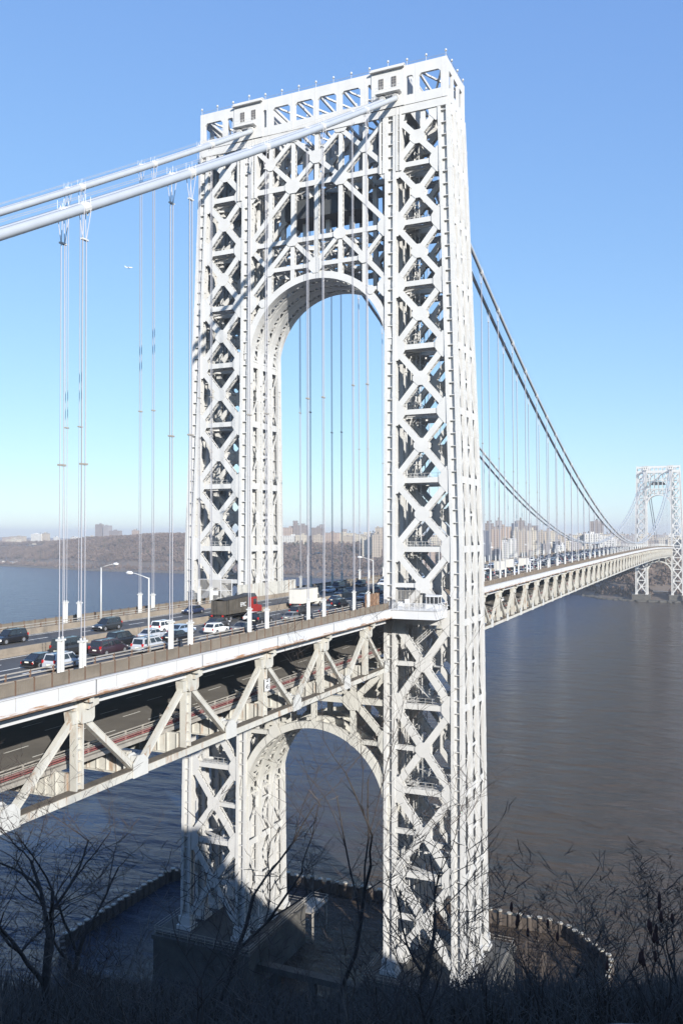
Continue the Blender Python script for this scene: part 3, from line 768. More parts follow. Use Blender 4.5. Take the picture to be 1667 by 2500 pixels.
# walkway slabs
mb = MB(); strip(mb, xs, -19.05, -13.92, -.32, .06); tag(mb.build('footpath', M['walk']), kind='structure')
mb = MB(); strip(mb, xs, 13.92, 19.05, -.32, .06); tag(mb.build('footpath', M['walk']), kind='structure')

deck = thing('bridge_deck', 'long double road deck framing of the bridge with white edge girders', 'bridge deck')
for s in (-1, 1):
    for x0, x1 in ((XA, -113.4), )+tuple((side_x[k+1], side_x[k]) for k in range(6)[::-1])+((side_x[0], main_x[0]),)+tuple((main_x[k], main_x[k+4]) for k in range(0, 56, 4))+((main_x[-1], XB),):
        mb = MB(); y = s*19.06; strip(mb, frange(x0+.02, x1-.02, 6), min(y, y+s*.28), max(y, y+s*.28), -1.42, .05)
        strip(mb, frange(x0+.02, x1-.02, 6), min(y, y+s*.45), max(y, y+s*.45), .05, .13)
        for xq in frange(x0, x1, 6.1): zz = zd(xq); ya, yb = sorted((y+s*.28, y+s*.295)); mb.box(xq-.05, xq+.05, ya, yb, zz-1.41, zz+.04)
        fg = mb.build('edge_girder', M['fascia'], deck)
        mb = MB(); ya, yb = sorted((y+s*.28, y+s*.286)); strip(mb, frange(x0+.02, x1-.02, 6), ya, yb, -1.42, -1.16); mb.build('rust_stain', M['rustband'], fg)
        mb = MB()
        for xq in frange(x0+3, x1, 6.1): zz = zd(xq); ya, yb = sorted((y+s*.275, y+s*.285)); mb.box(xq-.025, xq+.025, ya, yb, zz-1.41, zz+.04)
        if mb.f: mb.build('seam', M['rail'], fg)
        mb = MB(); strip(mb, frange(x0+.02, x1-.02, 6), min(y-s*.1, y+s*.42), max(y-s*.1, y+s*.42), -1.54, -1.42); mb.build('girder_flange', M['rustedge'], fg)
for k, x in enumerate(side_x+main_x[:93]):
    mb = MB(); z = zd(x); mb.box(x-.25, x+.25, -18.9, 18.9, z-2.2, z-.33)
    mb.build('floor_beam', M['truss'], deck)
for y in (-11, -7.5, -4, 0, 4, 7.5, 11):
    mb = MB(); strip(mb, xs, y-.2, y+.2, -1.3, -.34); mb.build('stringer', M['truss'], deck)
for y in (-12.5, -8, -4, 0, 4, 8, 12.5):
    mb = MB(); strip(mb, xs, y-.2, y+.2, -10.1, -9.32); mb.build('stringer', M['truss'], deck)
for k, x in enumerate([x for x in side_x]+[x+9.145 for x in side_x[1:]]+[q for q in main_x if q < 700]):
    mb = MB(); z = zd(x); mb.box(x-.18, x+.18, -16.3, 16.3, z-11.6, z-9.33); mb.box(x-.45, x+.45, -16.2, 16.2, z-11.75, z-11.6)
    for yy in frange(-16, 16, 1.35): mb.box(x-.42, x+.42, yy-.05, yy+.05, z-11.58, z-9.36)
    mb.build('lower_floor_beam', M['truss'], deck)

M['gusset'] = simple('gusset_paint', (.50, .50, .48), .5, var=.08, scale=.8, streak=((.3, .2, .12), .66, (1.5, 1.5, .3)))
# ------------------------------------------------------------------ TRUSSES
def truss(y, xs_, label, detail):
    root = thing('stiffening_truss', label, 'bridge truss', (0, 0, 0), 0, 'stiffening trusses')
    s = 1 if y > 0 else -1
    mats = M['truss']
    x0, x1 = min(xs_)-PAN/2, max(xs_)+PAN/2
    tops = sorted(xs_); bots = [x0]+[(a+b)/2 for a, b in zip(tops, tops[1:])]+[x1]
    mb = MB(); xx = frange(x0, x1, PAN/2)
    strip(mb, xx, y-.42, y+.42, -2.75, -2.2); mb.build('top_chord', M['fascia'], root)
    mb = MB(); strip(mb, xx, y-.5, y+.5, -11.62, -10.92)
    strip(mb, xx, y-.56, y+.56, -11.7, -11.62)
    for x in frange(x0, x1, 3.05): z = zd(x); mb.box(x-.04, x+.04, y-.53, y+.53, z-11.61, z-10.93)
    bc = mb.build('bottom_chord', mats, root)
    mb = MB(); strip(mb, xx, y-.58, y+.58, -10.92, -10.84); mb.build('chord_cover', M['chordtop'], bc)
    nd = 0; extra = MB()
    for k, x in enumerate(tops):
        z = zd(x); near = detail and k < 100
        mb = MB()
        for dx in (-.44, .44): mb.box(x+dx-.09, x+dx+.09, y-.42, y+.42, z-10.84, z-2.75)
        mb.box(x-.37, x+.37, y-.05, y+.05, z-10.84, z-2.75)
        for q in range(7): mb.box(x-.35, x+.35, y-.36, y+.36, z-10.3+q*1.1, z-10.22+q*1.1)
        v = mb.build('vertical', mats, root)
        # hanger box at the top of each vertical
        mb = MB(); mb.poly([(x-.45, y+s*.45, z-1.72), (x+1.75, y+s*.45, z-1.72), (x+1.75, y+s*.45, z-4.1), (x+1.45, y+s*.45, z-4.4), (x-.1, y+s*.45, z-4.4), (x-.45, y+s*.45, z-4.0)], (0, s*.25, 0))
        mb.poly([(x+.3, y+s*.7, z-1.75), (x+1.78, y+s*.7, z-1.75), (x+1.78, y+s*.7, z-2.7), (x+.3, y+s*.7, z-3.0)], (0, s*.5, 0))
        mb.poly([(x-1.3, y-.5, z-3.1), (x+1.5, y-.5, z-3.1), (x+1.3, y-.5, z-4.3), (x-1.1, y-.5, z-4.3)], (0, 1.0, 0))
        mb.box(x-1.0, x+1.9, y-.45, y+.45, z-2.55, z-.35)
        mb.build('hanger_box', mats, root)
    for k, xb in enumerate(bots):
        z = zd(xb)
        mb = MB(); mb.poly([(xb-1.25, y+s*.55, z-11.8), (xb+1.25, y+s*.55, z-11.8), (xb+1.25, y+s*.55, z-10.3), (xb+.45, y+s*.55, z-9.55), (xb-.45, y+s*.55, z-9.55), (xb-1.25, y+s*.55, z-10.3)], (0, s*.12, 0))
        mb.poly([(xb-1.25, y-s*.55, z-11.75), (xb+1.25, y-s*.55, z-11.75), (xb+1.25, y-s*.55, z-10.3), (xb+.4, y-s*.55, z-9.5), (xb-.4, y-s*.55, z-9.5), (xb-1.25, y-s*.55, z-10.3)], (0, -s*.12, 0))
        mb.box(xb-.3, xb+.3, y-.42, y+.42, z-10.9, z-9.7)
        mb.build('gusset_plate', M['gusset'] if detail else mats, root)
        for t in (tops[k-1] if k > 0 else None, tops[k] if k < len(tops) else None):
            if t is None: continue
            zt = zd(t); sg = 1 if t > xb else -1
            a = V((xb+sg*.5, y, z-10.9)); b = V((t-sg*.6, y, zt-3.9)); nd += 1
            mm = MB() if nd <= 100 else extra
            d = (b-a).normalized(); n = V((-d.z, 0, d.x))
            mm.bar(a, b, .5, .62, n)
            for q in (-1, 1): mm.bar(a+n*q*.29, b+n*q*.29, .62, .07, n)
            if nd <= 100: mm.build('diagonal', mats, root)
    if extra.f: tag(extra.build('diagonal', mats, root), kind='stuff')
    return root
TY = 17.0
truss(-TY, side_x, 'weathered cream truss nearest the viewer, left of the big tower', True)
truss(TY, side_x, 'truss along the far edge of the deck left of the big tower', False)
truss(-TY, main_x, 'long receding cream truss facing the viewer right of the big tower', True)
truss(TY, main_x, 'truss along the far edge of the deck right of the big tower', False)

# ------------------------------------------------------------------ FENCES, RAILS, BARRIERS
def fence(y, x0, x1, label, n_ind=100):
    root = thing('walkway_fence', label, 'fence', (0, 0, 0), 0, 'walkway fences')
    st = 2.18; n = int((x1-x0)/st); xs2 = [x0+st*k for k in range(n+1)]
    if x0 > 0: pass
    else: xs2 = xs2[::-1]
    restp, restq = MB(), MB()
    for k, x in enumerate(xs2):
        z = zd(x)+.1
        m1 = MB() if k < n_ind else restp
        m1.bar((x, y, z), (x, y, z+1.32), .12, .12)
        if k < n_ind: m1.build('fence_post', M['fencepost'], root)
        if k < len(xs2)-1:
            x2 = xs2[k+1]; m2 = MB() if k < n_ind else restq; lo, hi = min(x, x2)+.07, max(x, x2)-.07; z2 = zd((lo+hi)/2)+.1
            m2.box(lo, hi, y-.02, y+.02, z2+.12, z2+1.14); m2.box(lo, hi, y-.05, y+.05, z2+1.15, z2+1.21); m2.box(lo, hi, y-.04, y+.04, z2+.04, z2+.1)
            for q in range(10): xq = lo+(hi-lo)*(q+.5)/10; m2.box(xq-.03, xq+.03, y-.04, y+.04, z2+.12, z2+1.14)
            if k < n_ind: m2.build('fence_panel', M['fence'], root)
    if restp.f: tag(restp.build('fence_post', M['fencepost'], root), kind='stuff'); tag(restq.build('fence_panel', M['fence'], root), kind='stuff')
fence(-18.95, -190, -14.8, 'brown panelled walkway fence with rusty posts on the near deck edge, left of the tower')
fence(-18.95, 14.8, 1050, 'brown walkway fence running away along the near deck edge, right of the tower')
fence(18.95, -190, -14.8, 'grey brown fence along the far deck edge above the water at left')
fence(18.95, 14.8, 700, 'fence along the far deck edge beyond the tower arch')
def rail(y, x0, x1, hs, label, nm='guard_rail', st=3.05, dz=0.0, mat='rail', w=.1):
    root = thing(nm, label, 'guard rail', (0, 0, 0), 0, 'roadside rails')
    for h in hs: mb = MB(); strip(mb, frange(x0, x1, 6.1), y-w/2, y+w/2, dz+h-.06, dz+h+.06); mb.build('rail', M[mat], root)
    mb = MB(); n = int((x1-x0)/st)
    ps = [x0+(x1-x0)*k/n for k in range(n+1)]
    ps.sort(key=lambda x: abs(x+40) if x0 < 0 else x)
    for k, x in enumerate(ps):
        m1 = MB() if k < 95 else mb; z = zd(x)+dz; m1.bar((x, y+.02, z-.1), (x, y+.02, z+max(hs)+.05), .16, .14)
        if k < 95: m1.build('rail_post', M['fencepost'] if dz > -1 else M['rail'], root)
    if mb.f: tag(mb.build('rail_post', M['fencepost'], root), kind='stuff')
rail(-13.75, -190, -12, (.62, .98), 'two bar steel rail along the near kerb of the upper road, left of the tower')
rail(-13.75, 12, 800, (.62, .98), 'two bar steel rail along the near kerb of the upper road, right of the tower')
rail(14.3, -190, -12, (1.05, 1.4), 'steel rail on the far parapet of the upper road, left of the tower')
rail(14.3, 12, 800, (1.05, 1.4), 'steel rail on the far parapet of the upper road, right of the tower')
rail(-13.45, -190, -10, (.45, .75, 1.05), 'grey three bar rail beside the lower road, left of the tower', dz=-9.0)
rail(-13.45, 12, 400, (.45, .75, 1.05), 'grey three bar rail beside the lower road, right of the tower', dz=-9.0)
root = thing('conduit_run', 'red and grey pipes running along the edge of the lower road', 'pipe')
for y, h, mt, r in ((-13.75, .22, 'redpipe', .055), (-13.75, .42, 'redpipe', .045), (-13.8, .60, 'redpipe', .03), (-14.1, .12, 'rail', .1), (-14.05, .78, 'rail', .05)):
    mb = MB(); mb.tube([(x, y, zd(x)-9.0+h) for x in frange(-190, 330, 9)], r, 6); mb.build('pipe', M[mt], root)
mb = MB(); strip(mb, frange(-190, 330, PAN), -14.4, -13.62, -9.45, -9.02); mb.build('cable_tray', M['rail'], root)
mb = MB(); strip(mb, frange(-190, 1060, PAN), -.28, .28, .006, .35); strip(mb, frange(-190, 1060, PAN), -.16, .16, .35, 1.0)
tag(mb.build('median_barrier', M['conc']), 'brown stained concrete barrier dividing the two sides of the upper road', 'road barrier')
mb = MB(); strip(mb, frange(-190, 1060, PAN), 14.0, 14.6, .07, .85)
tag(mb.build('parapet', M['conc']), 'brown stained concrete parapet on the far side of the upper road', 'road barrier')
mb = MB(); strip(mb, frange(-190, 1060, PAN), -14.2, -13.93, .07, .35)
tag(mb.build('kerb', M['conc']), kind='structure')

# walkway balcony round the south leg and its sheds
root = thing('walkway_balcony', 'white walkway balcony with railings and a small booth on the right tower leg', 'balcony')
z = zd(-14)
mb = MB(); mb.box(-14.9, -8.6, -28.0, -19.4, z-1.6, z-.02); mb.box(-15.1, -8.6, -28.2, -19.36, z-.02, z+.08); mb.build('platform', M['fascia'], root)
mb = MB()
for q in range(9): y = -19.6-8.4*q/8; mb.bar((-14.95, y, z+.08), (-14.95, y, z+1.35), .1, .1)
for q in range(5): mb.bar((-14.95+q*1.5, -28.1, z+.08), (-14.95+q*1.5, -28.1, z+1.35), .1, .1)
for h in (.2, 1.3): mb.bar((-14.95, -19.5, z+h), (-14.95, -28.1, z+h), .08, .08); mb.bar((-14.95, -28.1, z+h), (-8.7, -28.1, z+h), .08, .08)
for q in range(70): y = -19.5-8.6*q/70; mb.bar((-14.95, y, z+.2), (-14.95, y, z+1.3), .035, .035)
mb.build('railing', M['fascia'], root)
mb = MB()
for q in range(6): y = -19.3-4.6*q/5; mb.bar((-12.2, y, z), (-12.2, y, z+3.4), .09, .09)
for h in (1.7, 3.4): mb.bar((-12.2, -19.3, z+h), (-12.2, -24, z+h), .08, .08)
for q in range(40): y = -19.3-4.7*q/40; mb.bar((-12.2, y, z+.1), (-12.2, y, z+3.4), .03, .03)
mb.build('mesh_screen', M['rail'], root)
mb = MB(); mb.box(-11.6, -9.7, -27.3, -24.9, z+.1, z+.9); mb.box(-11.7, -9.6, -27.4, -24.8, z+2.3, z+2.6)
for y in (-27.25, -26.4, -25.6, -24.95):
    for x in (-11.55, -9.75): mb.bar((x, y, z+.9), (x, y, z+2.3), .1, .1)
bo = mb.build('booth', M['fascia'], root)
mb = MB(); mb.box(-11.5, -9.8, -27.2, -25.0, z+.9, z+2.3); mb.build('window', M['glass'], bo)
mb = MB()
mb.box(-13.5, -12.6, -20.9, -20.1, z+.08, z+1.4); mb.box(-13.7, -13.3, -22.3, -21.5, z+1.1, z+1.9); mb.build('cabinet', M['sign'], root)
# rusty hoardings round the legs on the roadway side
for s, x0, x1, lab in ((-1, -15.5, -8.5, 'rust streaked brown hoarding at the near tower leg beside the road'), (1, -13, 13, 'rust streaked cream hoarding wrapped round the far tower leg beside the road')):
    root = thing('hoarding', lab, 'hoarding', (0, 0, 0), 0, 'hoardings at the tower legs'); y = s*14.45; z = zd(0)
    for q in range(int((x1-x0)/1.7)):
        xa = x0+q*1.7; mb = MB(); mb.box(xa+.03, xa+1.67, y-.05, y+.05, z+.3, z+(3.6 if s > 0 else 2.6)); mb.box(xa+.03, xa+.2, y-.1, y+.1, z+.3, z+(3.7 if s > 0 else 2.7))
        mb.build('board', M['truss'] if s > 0 else M['rustedge'], root)
root = thing('mesh_cage', 'grey wire mesh cage and scaffold in front of the far tower leg', 'cage'); z = zd(-12)
mb = MB()
for y in (15.4, 18.0, 20.6, 23.2):
    mb.bar((-13.6, y, z), (-13.6, y, z+4.8), .12, .12)
for h in (.5, 2.6, 4.8): mb.bar((-13.6, 15.4, z+h), (-13.6, 23.2, z+h), .1, .1)
mb.build('frame', M['fascia'], root)
mb = MB()
for q in range(60): y = 15.4+7.8*q/60; mb.bar((-13.6, y, z+.4), (-13.6, y, z+4.8), .03, .03)
for q in range(28): mb.bar((-13.6, 15.4, z+.4+q*.16), (-13.6, 23.2, z+.4+q*.16), .03, .03)
mb.build('mesh', M['rail'], root)
mb = MB(); mb.box(-13.75, -13.68, 18.6, 20.6, z+1.6, z+2.4); mb.build('notice_board', M['sign'], root)
mb = MB(); mb.box(-14, -8, 19.4, 27.5, z-1.2, z+.05); mb.build('platform', M['fascia'], root)

# ------------------------------------------------------------------ LAMPS
def lamp_proto():
    r = thing('street_lamp', 'tall white street lamp on the near kerb left of the tower', 'street lamp', (0, 0, 0), 0, 'street lamps on the bridge')
    mb = MB(); mb.tube([(0, 0, 0), (0, 0, 8.6)], [.13, .085], 10); mb.build('pole', M['lamp'], r, smooth=True)
    mb = MB(); mb.tube([(0, 0, 8.5), (0, .9, 8.78), (0, 1.9, 9.05), (0, 2.5, 9.1)], [.06, .055, .05, .05], 8); mb.build('arm', M['lamp'], r, smooth=True)
    mb = MB(); mb.tube([(0, 2.3, 9.1), (0, 2.55, 9.12), (0, 3.0, 9.14), (0, 3.35, 9.12)], [.06, .2, .22, .08], 10); mb.build('lamp_head', M['sign'], r, smooth=True)
    mb = MB(); mb.box(-.2, .2, -.2, .2, 0, .5); mb.build('base', M['rail'], r)
    return r
L0 = lamp_proto(); L0.location = (-78.9, -13.3+.0, zd(-78.9)+.3)
def lamp(x, y, rz, lab): dup(L0, (x, y, zd(x)+.3), rz, lab)
lamp(-54.6, 14.1, pi, 'tall white street lamp on the far parapet above the blue water, left of the tower')
lamp(-9.5, -13.6, 0, 'white street lamp on the near kerb seen through the big arch')
lamp(18, 14.1, pi, 'white street lamp on the far parapet just beyond the big arch')
for k in range(12):
    lamp(44+50*k, -13.6, 0, f'{ordn(k+1)} white street lamp along the near kerb beyond the tower'); 
for k in range(8): lamp(70+50*k, 14.1, pi, f'{ordn(k+1)} white street lamp along the far parapet beyond the tower')

# ------------------------------------------------------------------ SIGNS
def text_mesh(body, size, name, mat, parent, loc, rot, ext=.01, align='CENTER', sx=1.0):
    cu = bpy.data.curves.new('t', 'FONT'); cu.body = body; cu.size = size; cu.align_x = align; cu.align_y = 'CENTER'; cu.extrude = ext; cu.offset = .004*size
    t = bpy.data.objects.new('t', cu); COL.objects.link(t); bpy.context.view_layer.update()
    me = bpy.data.meshes.new_from_object(t.evaluated_get(bpy.context.evaluated_depsgraph_get()))
    bpy.data.objects.remove(t); me.materials.clear(); me.materials.append(mat)
    o = bpy.data.objects.new(name, me); COL.objects.link(o); o.parent = parent; o.location = loc; o.rotation_euler = rot; o.scale = (sx, 1, 1)
    return o
sg = thing('speed_sign', 'white speed limit 45 sign fixed to a truss post of the near span', 'road sign', (side_x[2]-.05, -17.75, zd(side_x[2])-6.6))
mb = MB(); mb.box(-.68, .68, -.03, .03, -.82, .82); mb.build('panel', M['sign'], sg)
text_mesh('45', .95, 'numerals', M['black'], sg, (0, -.045, -.28), (pi/2, 0, 0)); text_mesh('SPEED\nLIMIT', .3, 'lettering', M['black'], sg, (0, -.045, .62), (pi/2, 0, 0))
sg = thing('warning_sign', 'small orange diamond sign on a truss post right of the tower', 'road sign', (main_x[1], -17.7, zd(40)-6.6))
mb = MB(); mb.poly([(0, 0, -1.5), (1.1, 0, 0), (0, 0, 1.5), (-1.1, 0, 0)], (0, -.06, 0)); mb.build('panel', M['orange'], sg)
mb = MB(); mb.box(-.3, .3, -.09, -.065, -.06, .06); mb.box(-.06, .06, -.09, -.065, -.6, .5); mb.build('symbol', M['black'], sg)
tr = thing('inspection_platform', 'small white hanging inspection platform under the truss right of the tower', 'work platform', (main_x[1]+5, -18.4, zd(45)-12))
mb = MB()
for h in (0, 1.1): mb.bar((-5, 0, 1.8+h), (4, 0, 1.8+h), .12, .12)
for q in range(8): mb.bar((-5+9*q/7, 0, 1.8), (-5+9*q/7, 0, 2.9), .08, .08)
mb.box(-5, 4, -.4, .4, 1.7, 1.8); mb.build('deck_frame', M['dark'], tr)
mb = MB(); mb.box(4, 4.5, -.25, .25, -2.2, 3.4); mb.build('mast', M['sign'], tr)
# ------------------------------------------------------------------ VEHICLES
CARP = {
 # L, W, H, belt, hood height, [greenhouse base front x, base rear x, roof front x, roof rear x], clearance, wheel r
 'sedan': (4.75, 1.82, 1.45, .92, .80, (1.05, -1.95, .25, -1.15), .22, .33, -.15),
 'hatchback': (4.25, 1.80, 1.52, .95, .84, (1.05, -2.0, .25, -1.55), .22, .33, 0),
 'suv': (4.75, 1.92, 1.78, 1.08, 1.00, (1.10, -2.28, .45, -2.05), .30, .38, 0),
 'minivan': (5.05, 1.98, 1.78, 1.05, .92, (1.55, -2.42, .75, -2.2), .25, .35, 0),
 'van': (5.5, 2.02, 2.05, 1.22, 1.12, (1.35, -2.65, .75, -2.55), .30, .40, 0),
}
def make_car(kind, label, loc=(0, 0, -500)):
    Lc, Wc, Hc, belt, hood, gh, clr, wr, tail = CARP[kind]
    nm = {'sedan': 'sedan', 'hatchback': 'hatchback', 'suv': 'sport_utility_car', 'minivan': 'minivan', 'van': 'van'}[kind]
    root = thing(nm, label, 'car' if kind not in ('van', 'minivan') else 'van', loc, 0, 'cars in the traffic on the bridge')
    hl = Lc/2; hw = Wc/2; wx = (hl-.88, -hl+.92)
    # lower body: stations from rear to front
    deckz = belt+tail*.3 if kind == 'sedan' else belt
    st = [(-hl, .45, belt-.16 if kind != 'sedan' else deckz-.10, .86), (-hl+.10, .28, deckz-.03, .95), (-hl+.55, clr, deckz, 1), (gh[1], clr, belt, 1), (wx[1]+.5, clr, belt, 1), (0, clr, belt, 1), (gh[0], clr, belt-.03, 1),
          (gh[0]+.35, clr, hood+.02, .99), (hl-.55, clr, hood-.06, .97), (hl-.15, .26, hood-.20, .92), (hl, .42, .62, .82)]
    st.sort(key=lambda s: s[0])
    mb = MB(); n = len(st)
    for (x, zb, zt, wf) in st:
        h = hw*wf
        mb.v += [(x, -h*.9, zb), (x, -h, zb+.14), (x, -h, zt-.26), (x, -h*.93, zt-.04), (x, -h*.8, zt), (x, h*.8, zt), (x, h*.93, zt-.04), (x, h, zt-.26), (x, h, zb+.14), (x, h*.9, zb)]
    for i in range(n-1):
        for k in range(10): mb.f.append((10*i+k, 10*i+(k+1) % 10, 10*(i+1)+(k+1) % 10, 10*(i+1)+k))
    mb.f += [tuple(range(10)), tuple(10*(n-1)+k for k in range(10))[::-1]]
    body = mb.build('body', M['car'], root, smooth=False)
    # greenhouse
    b0, b1, r0, r1 = gh; zr = Hc-.06; wi, wo = hw*.74, hw*.93
    base = [(b1, -wo*.93), (b1, wo*.93), (b0, wo*.9), (b0, -wo*.9)]; top = [(r1, -wi), (r1, wi), (r0, wi*.97), (r0, -wi*.97)]
    def pan(name, p, inset=.05):
        c = V(p[0]).lerp(V(p[2]), .5); q = [V(a).lerp(c, inset) for a in p]; nrm = (q[1]-q[0]).cross(q[2]-q[0]).normalized()
        m = MB(); m.poly([a+nrm*.012 for a in q], -nrm*.03); return m.build(name, M['glass'], root)
    B = [V((x, y, belt-.03)) for x, y in base]; T_ = [V((x, y, zr)) for x, y in top]
    mb = MB(); mb.v += [tuple(p) for p in B]+[tuple(p) for p in T_]
    for k in range(4): mb.f.append((k, (k+1) % 4, 4+(k+1) % 4, 4+k))
    mb.f += [(0, 1, 2, 3), (4, 5, 6, 7)]; mb.build('cabin', M['car'], root)
    mb = MB(); mb.poly([(r1+.03, -wi*.97, zr), (r1+.03, wi*.97, zr), (r0-.02, wi*.93, zr), (r0-.02, -wi*.93, zr)], (0, 0, .05)); mb.build('roof', M['car'], root)
    if kind in ('suv', 'minivan', 'van'):
        for s in (1, -1): mb = MB(); mb.bar((r1+.2, s*wi*.85, Hc+.03), (r0-.2, s*wi*.85, Hc+.03), .05, .05); mb.build('roof_rail', M['trim'], root)
    pan('rear_window', [B[0], B[1], T_[1], T_[0]], .11 if kind == 'sedan' else .16)
    pan('windscreen', [B[2], B[3], T_[3], T_[2]], .09)
    for s in (1, -1):
        bs, ts = ((B[1], B[2]), (T_[1], T_[2])) if s > 0 else ((B[3], B[0]), (T_[3], T_[0]))
        cuts = (.04, .48, .96) if kind in ('sedan', 'hatchback') else (.03, .34, .63, .96)
        for a, b in zip(cuts, cuts[1:]):
            ea = .02; p0 = bs[0].lerp(bs[1], a+ea); p1 = bs[0].lerp(bs[1], b-ea); p2 = ts[0].lerp(ts[1], b-ea); p3 = ts[0].lerp(ts[1], a+ea)
            lo, hi = .1, .88
            pan('side_window', [p0.lerp(p3, lo), p1.lerp(p2, lo), p1.lerp(p2, hi), p0.lerp(p3, hi)], 0)
    for sx in wx:
        for s in (1, -1):
            mb = MB(); mb.tube([(sx, s*(hw-.24), wr), (sx, s*(hw+.01), wr)], wr, 16); wh = mb.build('wheel', M['tyre'], root)
            mb = MB(); mb.tube([(sx, s*(hw), wr), (sx, s*(hw+.02), wr)], wr*.62, 10); mb.build('rim', M['rim'], wh)
    for s in (1, -1):
        mb = MB(); mb.box(hl-.16, hl-.03, s*hw*.62-.18, s*hw*.62+.18, .60, .74); mb.build('headlight', M['hl'], root)
        zt = belt-.28 if kind in ('sedan', 'hatchback') else belt-.1
        mb = MB(); mb.box(-hl+.0, -hl+.16, s*hw*.80-.10, s*hw*.80+.12, zt-.14, zt+(.06 if kind == 'sedan' else .2)); mb.build('tail_light', M['tl'], root)
        mb = MB(); mb.box(b0-.35, b0-.15, s*(wo+.02)-.1, s*(wo+.02)+.1, belt, belt+.14); mb.build('mirror', M['trim'], root)
    mb = MB(); mb.box(-hl-.02, -hl+.05, -.26, .26, .62, .76); mb.build('licence_plate', M['plate'], root)
    mb = MB(); mb.box(-hl+.02, hl-.04, -hw*.88, hw*.88, clr-.06, clr+.12); mb.build('underbody', M['trim'], root)
    return root
COLS = {'black': (.012, .012, .014, 1), 'dark blue': (.02, .03, .07, 1), 'dark grey': (.05, .05, .055, 1), 'silver': (.42, .44, .47, 1), 'white': (.75, .75, .75, 1), 'maroon': (.035, .02, .028, 1),
        'pale blue': (.28, .36, .48, 1), 'grey': (.16, .165, .175, 1), 'charcoal': (.03, .033, .036, 1), 'red': (.30, .02, .02, 1), 'tan': (.25, .21, .16, 1)}
PROTO = {}
def setcol(o, c):
    for ch in o.children: ch.color = c; setcol(ch, c)
def car(kind, colr, x, y, toward_ny, label, group='cars in the traffic on the bridge', dz=0.0):
    rz = 0 if toward_ny else pi; loc = (x, y, zd(x)+.02+dz)
    if kind not in PROTO:
        r = make_car(kind, label); bpy.context.view_layer.update(); setcol(r, COLS[colr]); r.location = loc; r.rotation_euler = (0, 0, rz); PROTO[kind] = r; r['group'] = group; return r
    return dup(PROTO[kind], loc, rz, label, group, COLS[colr])
NEARC = [
 ('suv', 'black', -77.8, 9.4, 0, 'black high roofed car at the left frame edge on the far lanes'),
 ('suv', 'charcoal', -61, 7.6, 0, 'black sport utility car alone on the far lanes, driving towards the viewer'),
 ('suv', 'white', -60.0, -1.9, 1, 'white boxy sport utility car next to the concrete barrier'),
 ('van', 'charcoal', -82.6, -5.2, 1, 'big dark van with square back, left of the paired hanger posts'),
 ('sedan', 'black', -90.6, -8.4, 1, 'black sedan in the lower left of the traffic, red tail light lit by the sun'),
 ('suv', 'silver', -91.2, -11.9, 1, 'silver grey estate car closest to the kerb at lower left'),
 ('minivan', 'maroon', -80.6, -8.9, 1, 'dark plum minivan just right of the second hanger post'),
 ('suv', 'black', -73.6, -5.3, 1, 'black sport utility car in the middle lanes beside the barrier'),
 ('sedan', 'silver', -67.2, -5.2, 1, 'silver sedan behind the near street lamp'),
 ('minivan', 'silver', -76.9, -12.0, 1, 'silver minivan at the foot of the near street lamp'),
 ('sedan', 'black', -67.4, -9.3, 1, 'black sedan half hidden by the third hanger post'),
 ('sedan', 'pale blue', -61.0, -5.5, 1, 'pale blue grey sedan right of the silver sedan'),
 ('sedan', 'dark blue', -34.5, 10.6, 0, 'dark blue sedan on the far lanes just left of the dump trailer'),
 ('hatchback', 'white', -58.2, -9.4, 1, 'white hatchback with dark rear window in front of a dark sedan'),
 ('sedan', 'dark grey', -51.2, -5.2, 1, 'dark sedan seen over the roof of the white hatchback'),
 ('sedan', 'white', -40.8, -5.5, 1, 'white sedan below the red truck cab'),
 ('suv', 'black', -44.6, -8.9, 1, 'black low car in front of the white sedan below the red cab'),
 ('sedan', 'grey', -55.2, -12.2, 1, 'grey sedan with reddish lights next to the kerb rail right of the white hatchback'),
 ('suv', 'black', -31.4, -8.9, 1, 'black sport utility car in front of the white box truck'),
 ('sedan', 'grey', -38.6, -11.4, 1, 'grey sedan near the kerb below the box truck'),
 ('sedan', 'dark blue', -25.5, -11.6, 1, 'dark blue sedan at the kerb right of the box truck front'),
 ('sedan', 'pale blue', 21.5, 10.3, 0, 'pale blue sedan in the far lanes seen through the arch'),
 ('sedan', 'dark blue', -3.5, -3.1, 1, 'dark sedan in the shaded road under the arch, beside the lamp'),
 ('sedan', 'silver', 4.3, -6.0, 1, 'grey sedan in shadow under the arch, left of the lamp pole'),
 ('suv', 'black', -15.0, -9.2, 1, 'black car under the arch near the kerb, left of the lamp pole'),
 ('sedan', 'charcoal', -7.0, -11.9, 1, 'dark sedan by the kerb rail at the foot of the lamp under the arch'),
 ('suv', 'dark grey', 9.0, -10.8, 1, 'dark car under the arch right of the lamp pole'),
 ('sedan', 'dark grey', 14, 3.6, 0, 'dark sedan beyond the barrier under the arch'),
 ('van', 'black', 30, 11.8, 0, 'dark van in the far lanes beyond the arch'),
 ('suv', 'black', -5, 4.2, 0, 'dark sport utility car on the far lanes just behind the box truck'),
]
for k, c, x, y, ny, lab in NEARC: car(k, c, x, y, ny, lab)
random.seed(21)
kinds = ['sedan', 'suv', 'sedan', 'hatchback', 'suv', 'minivan']; cl = ['black', 'dark grey', 'silver', 'white', 'charcoal', 'black', 'grey', 'dark blue', 'charcoal', 'pale blue']
used = {}
